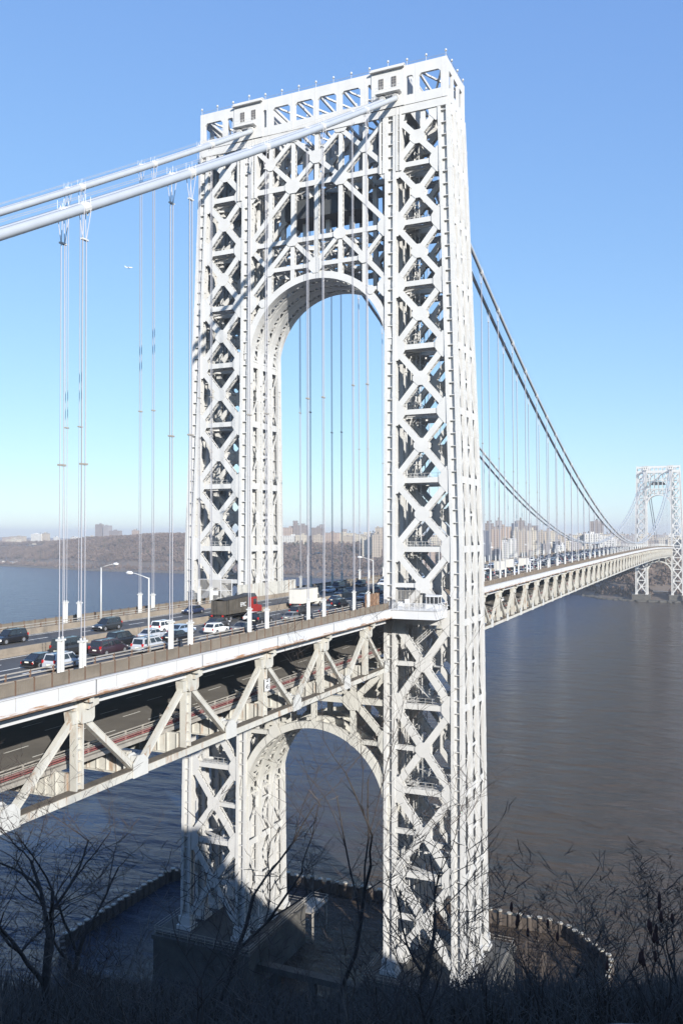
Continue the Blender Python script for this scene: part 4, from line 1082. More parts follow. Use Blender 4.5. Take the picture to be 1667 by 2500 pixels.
for y, ny in ((-2.0, 1), (-5.4, 1), (-8.8, 1), (-12.0, 1), (3.2, 0), (7.6, 0), (11.6, 0)):
    x = 22+random.uniform(0, 8)
    while x < 620:
        if not (ny and 118 < x < 176 and y > -7) and not (ny == 0 and x < 36):
            k = random.choice(kinds); c = random.choice(cl); side = 'near' if ny else 'far'
            if x < 260:
                lane = {-2.0: 'innermost near lane', -5.4: 'second near lane', -8.8: 'third near lane', -12.0: 'kerb side near lane', 3.2: 'innermost far lane', 7.6: 'middle far lane', 11.6: 'outer far lane'}[y]
                used[lane] = used.get(lane, 0)+1
                lab = f'{c} {k}, {ordn(used[lane])} vehicle beyond the tower in the {lane}'; grp = 'traffic just beyond the tower'
            else: lab = f'tiny {c} {k} far off in the {side} lanes of the main span'; grp = f'distant {c} {k} vehicles, {side} lanes'
            car(k, c, x, y, ny, lab, grp)
        x += random.uniform(8, 15) if ny else random.uniform(9, 24)
for k, (x, y, c) in enumerate([(48, -7.5, 'black'), (62, -4, 'silver'), (80, -8, 'dark grey'), (96, -3.6, 'black'), (118, -8, 'white'), (142, -5, 'grey')]):
    car('sedan', c, x, y, 1, f'{c} sedan on the shaded lower road, {ordn(k+1)} right of the tower', 'cars on the lower road', dz=-9.0)
# --- trucks
def box_truck(x, y, lab, body=7.0, h=2.6, rz=0.0, cab='truckwhite'):
    r = thing('box_truck', lab, 'truck', (x, y, zd(x)+.02), rz, 'white box trucks')
    mb = MB(); mb.box(-body/2, body/2, -1.25, 1.25, 1.05, 1.05+h)
    for q in range(9): xx = -body/2+body*q/8; mb.box(xx-.03, xx+.03, -1.27, 1.27, 1.1, 1.0+h)
    mb.build('cargo_box', M['truckwhite'], r)
    mb = MB(); mb.box(-body/2-.03, body/2+.03, -1.28, 1.28, 1.05+h, 1.12+h); mb.build('roof', M['rail'], r)
    mb = MB(); mb.box(-body/2-.05, -body/2-.01, -1.1, 1.1, 1.15, .9+h)
    mb.build('rear_door', M['truckwhite'], r)
    mb = MB(); mb.box(body*.22, body*.36, -1.29, -1.27, 1.2, .8+h); mb.build('side_door', M['sign'], r)
    mb = MB(); b = body/2+.15
    mb.poly([(b, -1.05, .6), (b+2.1, -1.05, .6), (b+2.15, -1.05, 1.45), (b+1.2, -1.05, 1.7), (b+.75, -1.05, 2.55), (b, -1.05, 2.6)], (0, 2.1, 0)); mb.build('cab', M[cab], r)
    mb = MB(); mb.poly([(b+1.22, -.95, 1.73), (b+.82, -.95, 2.45), (b+.9, -.95, 2.47), (b+1.3, -.95, 1.76)], (0, 1.9, 0)); mb.build('windscreen', M['glass'], r)
    for s in (1, -1):
        mb = MB(); mb.poly([(b+.15, s*1.07, 1.6), (b+1.1, s*1.07, 1.65), (b+.7, s*1.07, 2.4), (b+.15, s*1.07, 2.4)], (0, -s*.03, 0)); mb.build('side_window', M['glass'], r)
        mb = MB(); mb.box(-body/2-.08, -body/2-.02, s*1.0-.12, s*1.0+.12, .8, 1.0); mb.build('tail_light', M['tl'], r)
        for wx in (b+1.2, -body/2+1.4):
            mb = MB(); mb.tube([(wx, s*.8, .48), (wx, s*1.12, .48)], .48, 16); wl = mb.build('wheel', M['tyre'], r)
            mb = MB(); mb.tube([(wx, s*1.12, .48), (wx, s*1.14, .48)], .26, 10); mb.build('rim', M['rim'], wl)
    mb = MB(); mb.box(-body/2, b+1.9, -.5, .5, .6, 1.0); mb.build('chassis', M['trim'], r)
    return r
box_truck(-17.3, -2.6, 'white box truck in the middle of the near traffic, seen through hanger ropes', 6.9)
box_truck(128, -5.2, 'white box truck just right of the tower, partly hidden by it', 6.5, 3.0)
box_truck(150, -3.0, 'cream white box truck, rear doors showing, right of the tower', 7.5, 3.0)
box_truck(166, -5.4, 'white box truck ahead of the cream white one on the main span', 7.5, 2.9)
x0 = -42.6
t = thing('dump_truck', 'red tractor pulling a dark grey high sided dump trailer with white letters', 'truck', (x0, -2.3, zd(x0)+.02))
mb = MB(); mb.poly([(-4.2, -1.27, 1.35), (3.3, -1.27, 1.25), (3.3, -1.27, 3.75), (-4.0, -1.27, 3.45)], (0, .06, 0)); mb.poly([(-4.2, 1.21, 1.35), (3.3, 1.21, 1.25), (3.3, 1.21, 3.75), (-4.0, 1.21, 3.45)], (0, .06, 0))
mb.box(-4.1, 3.3, -1.2, 1.2, 1.25, 1.4); mb.box(3.24, 3.32, -1.2, 1.2, 1.4, 3.74)
for q in range(8): xx = -3.85+q*1.0; mb.box(xx-.05, xx+.05, -1.34, -1.27, 1.4, 3.45+.035*q); mb.box(xx-.05, xx+.05, 1.27, 1.34, 1.4, 3.45+.035*q)
tb = mb.build('trailer_body', M['trailer'], t)
mb = MB(); mb.poly([(-4.22, -1.2, 1.35), (-4.22, 1.2, 1.35), (-4.05, 1.2, 3.44), (-4.05, -1.2, 3.44)], (.06, 0, 0)); mb.build('tailgate', M['trailer'], t)
mb = MB(); mb.poly([(-4.0, -1.3, 3.5), (3.3, -1.3, 3.8), (3.3, 0, 4.05), (-4.0, 0, 3.7)], (0, 0, .04)); mb.poly([(-4.0, 1.3, 3.5), (3.3, 1.3, 3.8), (3.3, 0, 4.06), (-4.0, 0, 3.71)], (0, 0, .04)); mb.build('tarpaulin', M['trim'], t)
text_mesh('EPIC', .95, 'lettering', M['sign'], t, (1.35, -1.37, 2.55), (pi/2, 0, 0), sx=1.0)
mb = MB(); mb.box(-4.2, 8.4, -.5, .5, .85, 1.2); mb.build('chassis', M['trim'], t)
mb = MB(); mb.box(3.9, 6.2, -1.15, 1.15, 1.0, 3.55); mb.poly([(6.2, -1.15, 1.0), (8.2, -.95, 1.0), (8.2, -.95, 1.85), (7.9, -.95, 2.0), (6.2, -1.15, 2.25)], (0, 2.1, 0)); cb = mb.build('cab', M['truckred'], t)
mb = MB(); mb.poly([(3.9, -1.12, 3.56), (6.2, -1.12, 3.56), (5.8, -1.0, 4.1), (4.2, -1.0, 3.9)], (0, 2.2, 0)); mb.build('air_deflector', M['dark'], t)
mb = MB(); mb.box(6.15, 6.24, -1.0, 1.0, 2.35, 3.3); mb.build('windscreen', M['glass'], t)
for s in (1, -1):
    mb = MB(); mb.box(5.0, 6.0, s*1.17-.02, s*1.17+.02, 2.3, 3.2); mb.build('side_window', M['glass'], t)
    mb = MB(); mb.tube([(3.7, s*1.0, 1.0), (3.7, s*1.0, 4.3)], .09, 8); mb.build('exhaust_pipe', M['rim'], t)
    mb = MB(); mb.box(-4.32, -4.24, s*1.0-.14, s*1.0+.14, 1.0, 1.25); mb.build('tail_light', M['tl'], t)
    for wx in (-3.5, -2.2, 3.4, 4.7, 7.4):
        mb = MB(); mb.tube([(wx, s*.8, .52), (wx, s*1.2, .52)], .52, 16); wl = mb.build('wheel', M['tyre'], t)
        mb = MB(); mb.tube([(wx, s*1.2, .52), (wx, s*1.23, .52)], .28, 10); mb.build('rim', M['rim'], wl)

# ------------------------------------------------------------------ WATER
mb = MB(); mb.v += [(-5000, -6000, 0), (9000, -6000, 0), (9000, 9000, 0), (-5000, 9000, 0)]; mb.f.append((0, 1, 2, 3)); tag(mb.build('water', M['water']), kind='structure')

# ------------------------------------------------------------------ FENDER round the near piers
root = thing('pile_fender', 'ring of dark piles with pale caps in the water round the near tower foot', 'pier fender')
poly = [(39, 48), (39, -41), (27, -52.5), (-12, -52.5), (-22, -43), (-22, 50), (-12, 60.5), (28, 60.5), (39, 48)]
npile = 0; rest, restc = MB(), MB(); wl = MB(); proto = None
random.seed(3)
for (xa, ya), (xb, yb) in zip(poly, poly[1:]):
    d = V((xb-xa, yb-ya, 0)); L = d.length; d.normalize(); nn = V((d.y, -d.x, 0)); n = max(2, int(L/2.3))
    wl.bar(V((xa, ya, .9)), V((xb, yb, .9)), .3, 3.2); wl.bar(V((xa, ya, 1.9))+nn*-.3, V((xb, yb, 1.9))+nn*-.3, .35, .45)
    for k in range(n):
        p = V((xa, ya, 0))+d*(L*(k+.5)/n); west = (xa == -22 or xb == -22 or (ya == yb and ya < 0 and p.x < 0))
        z = 3.0+random.uniform(-.25, .25)
        if west or npile >= 100:
            rest.tube([(p.x, p.y, -3), (p.x, p.y, z)], .55, 10); restc.tube([(p.x, p.y, z), (p.x, p.y, z+.22)], .6, 10)
        else:
            npile += 1
            if proto is None:
                m = MB(); m.tube([(0, 0, -6), (0, 0, 0)], .55, 12); pp = m.build('pile', M['pile'], root); m = MB(); m.tube([(0, 0, 0), (0, 0, .22)], .62, 12); cp = m.build('cap', M['cap'], pp); proto = pp; pcap = cp
            else:
                pp = proto.copy(); COL.objects.link(pp); pp.parent = root; cp = pcap.copy(); COL.objects.link(cp); cp.parent = pp
            pp.location = (p.x, p.y, z)
wl.build('sheet_wall', M['pile'], root)
tag(rest.build('pile', M['pile'], root), kind='stuff'); tag(restc.build('pile_cap', M['pile'], root), kind='stuff')  # these caps take the dark pile colour to stand in for shade
for (xa, xb, ya, yb, lab) in ((-12.4, -12.4, 12, -12, 0),): pass
root = thing('landing_stage', 'small railed steel landing stage beside the foot of the north leg', 'landing stage', (18, 12.5, 6.6))
mb = MB(); mb.box(-5, 3, -2, 2, -.2, 0)
for x in (-4.5, 2.5):
    for y in (-1.7, 1.7): mb.bar((x, y, -9), (x, y, 0), .35, .35)
mb.build('platform', M['rail'], root)
mb = MB()
for h in (.6, 1.2):
    for y in (-2, 2): mb.bar((-5, y, h), (3, y, h), .09, .09)
    mb.bar((3, -2, h), (3, 2, h), .09, .09)
for q in range(6):
    for y in (-2, 2): mb.bar((-5+8*q/5, y, 0), (-5+8*q/5, y, 1.25), .1, .1)
mb.build('railing', M['rail'], root)
root = thing('mooring_frame', 'rusty steel mooring frame standing in the water beside the south leg', 'steel frame', (16, -38.5, -1.5))
mb = MB()
for x, y in ((-1.5, -2), (1.5, -2), (-1.5, 2), (1.5, 2)): mb.bar((x, y, -3), (x, y, 9), .3, .3)
for z in (3, 6, 9):
    mb.bar((-1.5, -2, z), (1.5, -2, z), .2, .2); mb.bar((-1.5, 2, z), (1.5, 2, z), .2, .2); mb.bar((-1.5, -2, z), (-1.5, 2, z), .2, .2); mb.bar((1.5, -2, z), (1.5, 2, z), .2, .2)
for z in (0, 3, 6): mb.bar((-1.5, -2, z), (-1.5, 2, z+3), .15, .15); mb.bar((-1.5, -2, z), (1.5, -2, z+3), .15, .15)
mb.build('frame', M['pile'], root)
root = thing('harbour_beam', 'long low concrete beam lying between the two near piers', 'beam')
mb = MB(); mb.box(-9.5, -7.5, -12, 12, 4.2, 5.4)
for y in (-8, 0, 8): mb.box(-9.2, -7.8, y-.6, y+.6, -3, 4.2)
mb.build('beam', M['stone'], root)

# ------------------------------------------------------------------ FAR BANK
SH = [(-6000, 600), (-1500, 880), (-200, 1020), (-60, 1046), (30, 1052), (75, 1078), (130, 1165), (300, 1290), (649, 1440), (1106, 1535), (1404, 1575), (1933, 1770), (2600, 2080), (4000, 2900), (9000, 6000)]
def shore(y): return interp(y, SH)
PL = [(-6000, 52), (-100, 58), (250, 58), (600, 60), (1000, 70), (1250, 82), (1450, 86), (1620, 82), (1800, 74), (2100, 62), (2600, 54), (9000, 50)]
def hsh(x, y, s):   # cheap smooth noise
    return (sin(x/s*1.3+y/s*.7)+sin(x/s*.41-y/s*1.1+1.7)+sin(x/s*2.1+y/s*1.9+.6)*.5)/2.5
def farz(x, y):
    d = x-shore(y)
    if d < 0: return -3+max(-4, d*.1)
    p = interp(y, PL)
    z = interp(d, [(0, -.5), (4, 1.5), (18, 4), (55, 9), (75, 10), (120, .38*p), (190, .72*p), (270, .97*p), (340, p), (900, p*.92), (2000, p*.8), (5000, 45), (9000, 40)])
    return z+hsh(x, y, 60)*min(1, d/80)*3
mb = MB(); ys = [-6000, -3000, -1500, -800, -400]+list(range(-300, 2800, 25))+[2900, 3000, 3200, 3500, 4000, 5000, 6500, 9000]; ds = [-40, -8, 0, 4, 10, 18, 35, 55, 75, 95, 120, 150, 190, 230, 270, 340, 450, 600, 800, 1100, 1500, 2000, 3000, 5000, 9000]
for y in ys:
    for d in ds: x = shore(y)+d; mb.v.append((x, y, farz(x, y)))
nd = len(ds)
for i in range(len(ys)-1):
    for j in range(nd-1): o = i*nd+j; mb.f.append((o, o+1, o+nd+1, o+nd))
tag(mb.build('far_bank_hill', M['farland'], smooth=True), kind='structure')
# distant low hills
mb = MB(); random.seed(4); n = 120
for k in range(n+1):
    a = radians(-12+75*k/n); R = 9500; z = 78+18*hsh(k*10, 0, 37)+6*hsh(k*10, 5, 9)
    cx, cy = CAM.x+R*cos(a), CAM.y+R*sin(a); c2, s2 = CAM.x+(R+1400)*cos(a), CAM.y+(R+1400)*sin(a)
    mb.v += [(cx, cy, 20), (CAM.x+(R+500)*cos(a), CAM.y+(R+500)*sin(a), z), (c2, s2, 20)]
for k in range(n):
    o = 3*k; mb.f += [(o, o+1, o+4, o+3), (o+1, o+2, o+5, o+4)]
tag(mb.build('distant_hills', M['farwood'], smooth=True), kind='structure')
# shoreline rocks
mb = MB(); random.seed(5)
for k in range(1500):
    y = random.uniform(-250, 2400); d = random.gauss(2.5, 2); x = shore(y)+d; r = random.uniform(.5, 1.8); z = farz(x, y)
    mb.quadbox(V((x, y, max(.1, z)+r*.2)), V((r, random.uniform(-.3, .3), .1)), V((random.uniform(-.3, .3), r*1.4, 0)), V((0, .1, r*.6)))
tag(mb.build('shore_rocks', M['stone'], fix=False), kind='stuff')
# woods on the far bank: thousands of bare crowns made of small twiggy faces
def crowns(name, mat, lst, seed, npf=26, leaf=1.5):
    random.seed(seed); mb = MB(); v, f = mb.v, mb.f; R = random.random; G = random.gauss
    for (x, y, z, r, h) in lst:
        for k in range(npf):
            a = R()*6.283; e = R(); rr = r*(1-.55*e*e)*sqrt(R()); px, py, pz = x+rr*cos(a), y+rr*sin(a), z+h*(.22+.78*e)
            s = leaf*(.5+R()); b = R()*6.283; dx, dy = cos(b)*s, sin(b)*s; n = len(v); tz = s*(R()*1.6-.3)
            v.append((px-dx, py-dy, pz-tz*.4)); v.append((px+dx, py+dy, pz-tz*.3)); v.append((px+dx*.2*G(0, 1), py+dy*.2, pz+s*1.2)); f.append((n, n+1, n+2))
    return mb.build(name, mat, fix=False)
random.seed(11); lst = []; lst2 = []
for k in range(11500):
    y = random.uniform(-260, 2750); d = random.triangular(58, 480, 140) if y > 500 else random.triangular(45, 420, 120)
    if abs(y) < 40 and d < 330: 
        if random.random() < .55: continue
    if 75 < d < 92 and y < 2300: d += 18
    if 640 < y < 1100 and d > 300: continue
    if -300 < y < 620 and d > 260: continue
    if 1980 < y < 2450 and 200 < d < 330: continue
    x = shore(y)+d; (lst2 if random.random() < .035 else lst).append((x, y, farz(x, y)-1, random.uniform(4, 8), random.uniform(9, 15)))
for k in range(3200):
    y = random.uniform(1150, 2050); d = random.uniform(240, 800); x = shore(y)+d; lst.append((x, y, farz(x, y)-1, random.uniform(5, 8), random.uniform(10, 15)))
for k in range(1300):
    y = random.uniform(-260, 2750); d = random.uniform(16, 58); x = shore(y)+d; lst.append((x, y, farz(x, y)-.5, random.uniform(2, 4), random.uniform(4, 8)))
tag(crowns('far_woods', M['farwood'], lst, 1), kind='stuff')
tag(crowns('far_evergreens', M['farever'], lst2, 2, 40, 1.3), kind='stuff')
lst = []
random.seed(12)
for k in range(2600):
    y = random.uniform(-500, 6500); x = shore(min(y, 2800))+random.uniform(900, 4200)+(max(0, y-2800)*.5); lst.append((x, y, farz(x, y), random.uniform(9, 18), random.uniform(10, 17)))
tag(crowns('distant_woods', M['farwood'], lst, 3, 22, 4.0), kind='stuff')

# ------------------------------------------------------------------ CITY
def building(x, y0, y1, ztop, mat, label, depth=None, extras=True, cat='building', name='apartment_building', rz=0.0, zb=None):
    w_ = abs(y1-y0); dp = depth or max(14, min(26, w_*.7)); cy = (y0+y1)/2
    g = min(farz(x+dx*dp, cy) for dx in (0, 1))-2 if zb is None else zb; h = ztop-g
    r = thing(name, label, cat, (x+dp/2, cy, g), rz, 'buildings on the far bank')
    mb = MB(); mb.box(-dp/2, dp/2, -w_/2, w_/2, 0, h); mb.build('wall', BM[mat], r)
    mb = MB(); mb.box(-dp/2-.3, dp/2+.3, -w_/2-.3, w_/2+.3, h, h+.9); mb.build('roof', M['roof'] if mat != 'white' else M['sign'], r)
    if extras and w_ > 9:
        q = random.choice((-.2, .2, 0)); mb = MB(); mb.box(-dp*.2, dp*.2, w_*(q-.12), w_*(q+.12), h+.9, h+random.uniform(3.5, 6)); mb.build('roof_house', BM[mat], r)
        if random.random() < .5:
            mb = MB(); yy = -w_*q; mb.tube([(0, yy, h+3), (0, yy, h+6)], 1.5, 8); mb.tube([(0, yy, h+6), (0, yy, h+7)], [1.6, .1], 8)
            for a in (-1, 1):
                for b in (-1, 1): mb.bar((a, yy+b, h+.9), (a, yy+b, h+3), .2, .2)
            mb.build('water_tank', M['stone'], r)
    return r
random.seed(31)
CITY = [
 # behind the arch
 (1900, 995, 1029, 112, 'pink', 'long pinkish slab block, leftmost of those seen through the arch'), (1900, 958, 993, 118, 'mauve', 'tall mauve brick block left of centre through the arch'), (1925, 998, 1006, 131, 'mauve', 'slim stair tower rising behind the pink slab through the arch'),
 (1760, 916, 951, 89, 'white', 'low white block at the wood edge, left through the arch'), (1760, 889, 914, 92, 'cream', 'cream white block beside the low white one through the arch'), (1900, 906, 937, 111, 'mauve', 'brown mauve block with a roof tower through the arch'), (1940, 923, 932, 120, 'grey', 'grey roof tower block behind the brown mauve block'),
 (1760, 840, 864, 91, 'tan', 'tan block with pale bands right of the hanger ropes in the arch'), (1820, 826, 858, 97, 'pink', 'wide pink block in the middle of the arch view'), (1850, 794, 838, 96, 'cream', 'wide cream block right of centre through the arch'), (1900, 837, 846, 107, 'grey', 'thin grey block behind the wide cream one'),
 (1740, 746, 770, 89, 'tan', 'lower tan block right side of the arch view'), (1800, 728, 768, 93, 'cream', 'cream row behind the tan block at the right of the arch'), (1710, 690, 712, 90, 'cream', 'small cream block between the hanger ropes at the right of the arch'), (1700, 669, 682, 95, 'dark', 'dark blue facade block beside the right leg'), (1650, 636, 650, 108, 'tan', 'tall tan brick tower next to the right tower leg'), (1660, 624, 634, 110, 'mauve', 'dark mauve tower against the right tower leg'),
 # right of the near tower
 (1250, 286, 293, 98, 'dark', 'dark slab against the right side of the near tower'), (1400, 314, 328, 112, 'mauve', 'mauve slab rising beside the near tower, right side'), (1420, 303, 313, 117, 'grey', 'grey tower with a dark glazed strip right of the near tower'), (1300, 275, 290, 101, 'pink', 'salmon brick tower with dark side right of the near tower'),
 (1450, 292, 314, 106, 'pink', 'pink block behind the salmon tower'), (1450, 268, 286, 100, 'cream', 'cream block between the salmon and the dark blue towers'), (1180, 223, 233, 84, 'white', 'pale gridded block low behind the hanger posts'), (1500, 290, 300, 113, 'dark', 'narrow dark blue tower right of the cream block'), (1550, 286, 302, 119, 'mauve', 'tallest mauve tower right of the near tower'),
 (1400, 249, 269, 97, 'tan', 'tan block below the mauve tower'), (1500, 249, 276, 99, 'cream', 'cream block right of the tan one on the skyline'), (1700, 289, 315, 110, 'mauve', 'distant mauve block on the skyline right of the tallest tower'), (1200, 184, 198, 75, 'cream', 'low yellow cream block above the traffic'),
 (1500, 229, 248, 96, 'tan', 'tan block left of the drooping cable'), (1600, 237, 259, 98, 'pink', 'pink block on the skyline left of the drooping cable'), (1500, 213, 228, 95, 'cream', 'cream block where the far cable dips'), (1200, 158, 167, 79, 'grey', 'small grey block above the traffic on the main span'), (1500, 194, 212, 90, 'tan', 'tan block just under the dipping cable'), (1150, 141, 153, 74, 'white', 'small white block low beside the main span'),
 (1900, 175, 203, 121, 'mauve', 'lone tall brown tower on the skyline left of the distant bridge tower'), (1700, 184, 215, 89, 'cream', 'low cream row under the lone brown tower'), (1800, 160, 196, 88, 'tan', 'low tan row right of the lone brown tower'), (1900, 141, 176, 86, 'cream', 'cream row near the distant bridge tower'), (2000, 105, 140, 87, 'grey', 'grey row just left of the distant bridge tower'),
 # up river
 (2600, 2564, 2620, 100, 'white', 'white wide building on the hill at the far left'), (2605, 2536, 2563, 102, 'tan', 'tan tower joined to the white building at the far left'), (2700, 2836, 2889, 86, 'pink', 'pinkish low block at the far left edge'), (2700, 2769, 2835, 90, 'tan', 'tan low block right of the pinkish one at the far left'),
 (2900, 2497, 2529, 143, 'mauve', 'tall hazy round topped tower, left one of a pair'), (2900, 2450, 2483, 137, 'grey', 'tall hazy tower, right one of a pair'), (2800, 2316, 2368, 113, 'mauve', 'stepped hazy block right of the pair of towers'), (2500, 2278, 2316, 84, 'white', 'low white building between hanger ropes up river'), (2700, 2366, 2406, 88, 'cream', 'cream low block below the pair of hazy towers'), (2300, 1829, 1852, 110, 'pink', 'brick tower top above the wooded hill'),
 (2500, 2600, 2660, 78, 'cream', 'cream school like building half way up the hill at left'), (2150, 2150, 2190, 60, 'cream', 'small cream building among the trees at left'),
]
for (x, a, b, z, m, lab) in CITY: building(x, a, b, z, m, lab)
# arched tops of the hazy pair
# fill rows of the city
random.seed(77)
names = ['brick', 'tan', 'cream', 'grey', 'pink', 'mauve', 'white']
k = 0
for (ya, yb, xa, xb, za, zb, n) in ((640, 1010, 1960, 2300, 86, 98, 16), (120, 640, 1560, 2000, 80, 92, 34), (60, 420, 1330, 1600, 68, 84, 26), (30, 330, 2050, 2600, 84, 93, 18), (2050, 3100, 2900, 3600, 74, 92, 26), (-60, 60, 1450, 1800, 76, 90, 10)):
    for q in range(n):
        x = random.uniform(xa, xb); y = ya+(yb-ya)*(q+random.random())/n; wd = random.uniform(14, 34); m = random.choice(['tan', 'cream', 'grey', 'pink', 'mauve', 'tan', 'cream', 'white']); k += 1
        zone = {640: 'behind the blocks seen through the arch', 120: 'in the dense city right of the near tower', 60: 'low above the main span traffic', 30: 'in the hazy rear skyline right of the near tower', 2050: 'in the hazy skyline up river at left', -60: 'behind the distant bridge tower'}[ya]
        building(x, y, y+wd, random.uniform(za, zb), m, f'{ordn(q+1)} {m} block from the right, {zone}')
building(1215, -45, 8, 34, 'tan', 'plain tan building seen through the lower arch of the distant tower', 30, False, 'building', 'waterfront_building', 0, 8)
# sheds and a pier by the far shore at left
for k, (y, l, lab) in enumerate([(2020, 60, 'long low pale shed by the far shore at left'), (1905, 34, 'short pale shed by the far shore, right of the long one')]):
    r = thing('shore_shed', lab, 'shed', (shore(y)+40, y, 7), radians(70), 'sheds by the far shore'); mb = MB(); mb.box(-l/2, l/2, -6, 6, 0, 5); mb.build('wall', M['truckwhite'], r); mb = MB(); mb.poly([(-l/2-.5, -6.6, 5), (-l/2-.5, 6.6, 5), (-l/2-.5, 0, 7.5)], (l+1, 0, 0)); mb.build('roof', M['rail'], r)
# riverside road strip
mb = MB(); pts = [(shore(y)+66, y) for y in range(-200, 2500, 60)]
for x, y in pts: mb.v += [(x-7, y, farz(x-7, y)+1.2), (x+7, y, farz(x-7, y)+1.3)]
for q in range(len(pts)-1): mb.f.append((2*q, 2*q+1, 2*q+3, 2*q+2))
tag(mb.build('riverside_road', M['walk'], fix=False), kind='structure')
# rocky point under the distant tower
mb = MB(); random.seed(8)
for q in range(160):
    y = random.uniform(-60, 110); x = shore(y)+random.gauss(1, 3); r = random.uniform(.8, 2.6); mb.quadbox(V((x, y, r*.2)), V((r, .3, .1)), V((-.3, r*1.5, 0)), V((0, .1, r*.7)))
tag(mb.build('rocks', M['stone'], fix=False), kind='stuff')
r = thing('lighthouse', 'small red lighthouse with white foot at the right frame edge below the distant tower', 'lighthouse', (1046, -34.5, 1.5))
mb = MB(); mb.tube([(0, 0, 0), (0, 0, 1.6)], 3.4, 14); mb.build('base', M['sign'], r)
mb = MB(); mb.tube([(0, 0, 1.6), (0, 0, 9.6)], [2.7, 1.9], 14); mb.build('tower', simple('red_paint', (.55, .10, .09), .5), r)
mb = MB(); mb.tube([(0, 0, 9.6), (0, 0, 11.4)], 1.2, 10); mb.tube([(0, 0, 11.4), (0, 0, 12.4)], [1.4, .1], 10); mb.build('lantern', M['sign'], r)

# ------------------------------------------------------------------ NEAR BLUFF
C24, S24 = cos(.4205), sin(.4205)
def fs(x, y): dx, dy = x-CAM.x, y-CAM.y; return dx*C24+dy*S24, dx*S24-dy*C24     # forward, sideways (+ = south)
def sm(a, b, x): t = max(0, min(1, (x-a)/(b-a))); return t*t*(3-2*t)
def nearz(x, y):
    f, s = fs(x, y)
    z = interp(f, [(-300, 108), (-60, 107), (-34, 105.5), (-12, 95), (-3, 90.6), (1.5, 90.5), (2.6, 90.3), (3.2, 88.9), (6, 87.6), (12, 84.9), (20, 80.7), (27, 76.8), (31, 72), (36, 66), (44, 52), (60, 34), (80, 16), (100, 5), (112, 1), (125, -4), (400, -6)])  # rise behind the camera is added to shade the near brush
    # added headland out of view, shaped along the sun rays to cast shade
    q = x*.7431-y*.6691; pp = x*.6691+y*.7431
    if -48 < q < -10 and pp > -190: z = max(z, 92.3+1.5*hsh(x, y, 1.7)-((q+31)/6.5)**2*2.2-max(0, abs(pp+165)-6)*1.1)
    z = min(z, interp(q, [(-25, 120), (-22, 88), (-17, 78.5), (7, 60), (13, 55), (30, 50), (44, 46), (60, 46), (300, 40)])+(-165-pp)*.3424)  # terrain capped along the sun rays so the right leg stays lit
    # saddle where the bridge enters the cliff, and recess far to the south
    a = sm(-50, -30, y)*(1-sm(45, 80, y)); z -= a*max(0, z-58)*(1 if x > -187 else 0)
    z += hsh(x, y, 4.0)*.5*(1 if f > 4 else .1)+hsh(x, y, 13)*1.2*sm(20, 40, f)
    if z > 3 and x > -40: z = min(z, 2)
    return z
mb = MB(); gx = [-420, -360, -300, -260, -230, -210]+[-200+2.5*k for k in range(65)]; gy = [-420, -340, -280, -240]+[-220+4*k for k in range(23)]+[-130+2.5*k for k in range(60)]+[24+8*k for k in range(12)]+[130, 170, 240, 340]
for x in gx:
    for y in gy: mb.v.append((x, y, nearz(x, y)))
for i in range(len(gx)-1):
    for j in range(len(gy)-1): o = i*len(gy)+j; mb.f.append((o, o+len(gy), o+len(gy)+1, o+1))
tag(mb.build('bluff_ground', M['nearland'], smooth=True), kind='structure')
# rock ledge just below the viewpoint at lower right
def P3(f, s, z): return V((CAM.x+f*C24+s*S24, CAM.y+f*S24-s*C24, z))
mb = MB(); random.seed(2); n = 26
top, low = [], []
for q in range(n+1):
    s = .40+1.3*q/n; f = 2.64+.012*sin(q*.7)+.008*random.random()-.07*max(0, 1-q/7)
    b = P3(1.2, s, 90.62); c = P3(f, s, 90.60+.008*sin(q*.9)); d = P3(f+.12, s, 90.5+.02*random.random()); e = P3(f+.2, s, 89.0)
    mb.v += [tuple(b), tuple(c), tuple(d), tuple(e)]
for q in range(n):
    for k in range(3): o = 4*q+k; mb.f.append((o, o+1, o+5, o+4))
tag(mb.build('rock_ledge', M['ledge'], smooth=True), kind='structure')

# ------------------------------------------------------------------ BARE TREES AND SHRUBS
def grow(tr, tw, p, d, L, r, depth, spread, seedr, up_=.12, kids=(2, 3), twn=3):
    n = 5; pts = [p.copy()]; rad = [r]; q = p.copy(); dd = d.copy()
    for k in range(n):
        dd = (dd+V((seedr.gauss(0, .13), seedr.gauss(0, .13), seedr.gauss(0, .10)+up_*.35))).normalized(); q = q+dd*(L/n); pts.append(q.copy()); rad.append(r*(1-.42*(k+1)/n))
    (tr if r > .022 else tw).tube(pts, rad, 7 if r > .06 else (5 if r > .02 else 3), False)
    if depth == 0: return
    nk = seedr.randint(*kids)
    for c in range(nk):
        t = 1.0 if c == 0 else seedr.uniform(.45, .95); i = min(n, max(1, int(t*n))); a = seedr.uniform(0, 6.283); o = V((cos(a), sin(a), seedr.uniform(-.25, .5)))
        nd_ = (dd*(1-spread*.55)+o*spread).normalized(); nd_.z += up_; nd_.normalize()
        grow(tr, tw, pts[i], nd_, L*seedr.uniform(.62, .85), rad[i]*seedr.uniform(.55, .78), depth-1, spread, seedr, up_, kids, twn)
    if r < .09:
        for c in range(twn):
            i = seedr.randint(1, n); a = seedr.uniform(0, 6.283); o = (dd*.5+V((cos(a), sin(a), seedr.uniform(-.1, .7)))).normalized(); LL = L*seedr.uniform(.25, .5)
            m = pts[i]+o*LL*.5+V((0, 0, .04*LL)); tw.tube([pts[i], m, m+(o+V((seedr.gauss(0, .3), seedr.gauss(0, .3), .2)))*LL*.5], [rad[i]*.45+.002, .005, .003], 3, False)
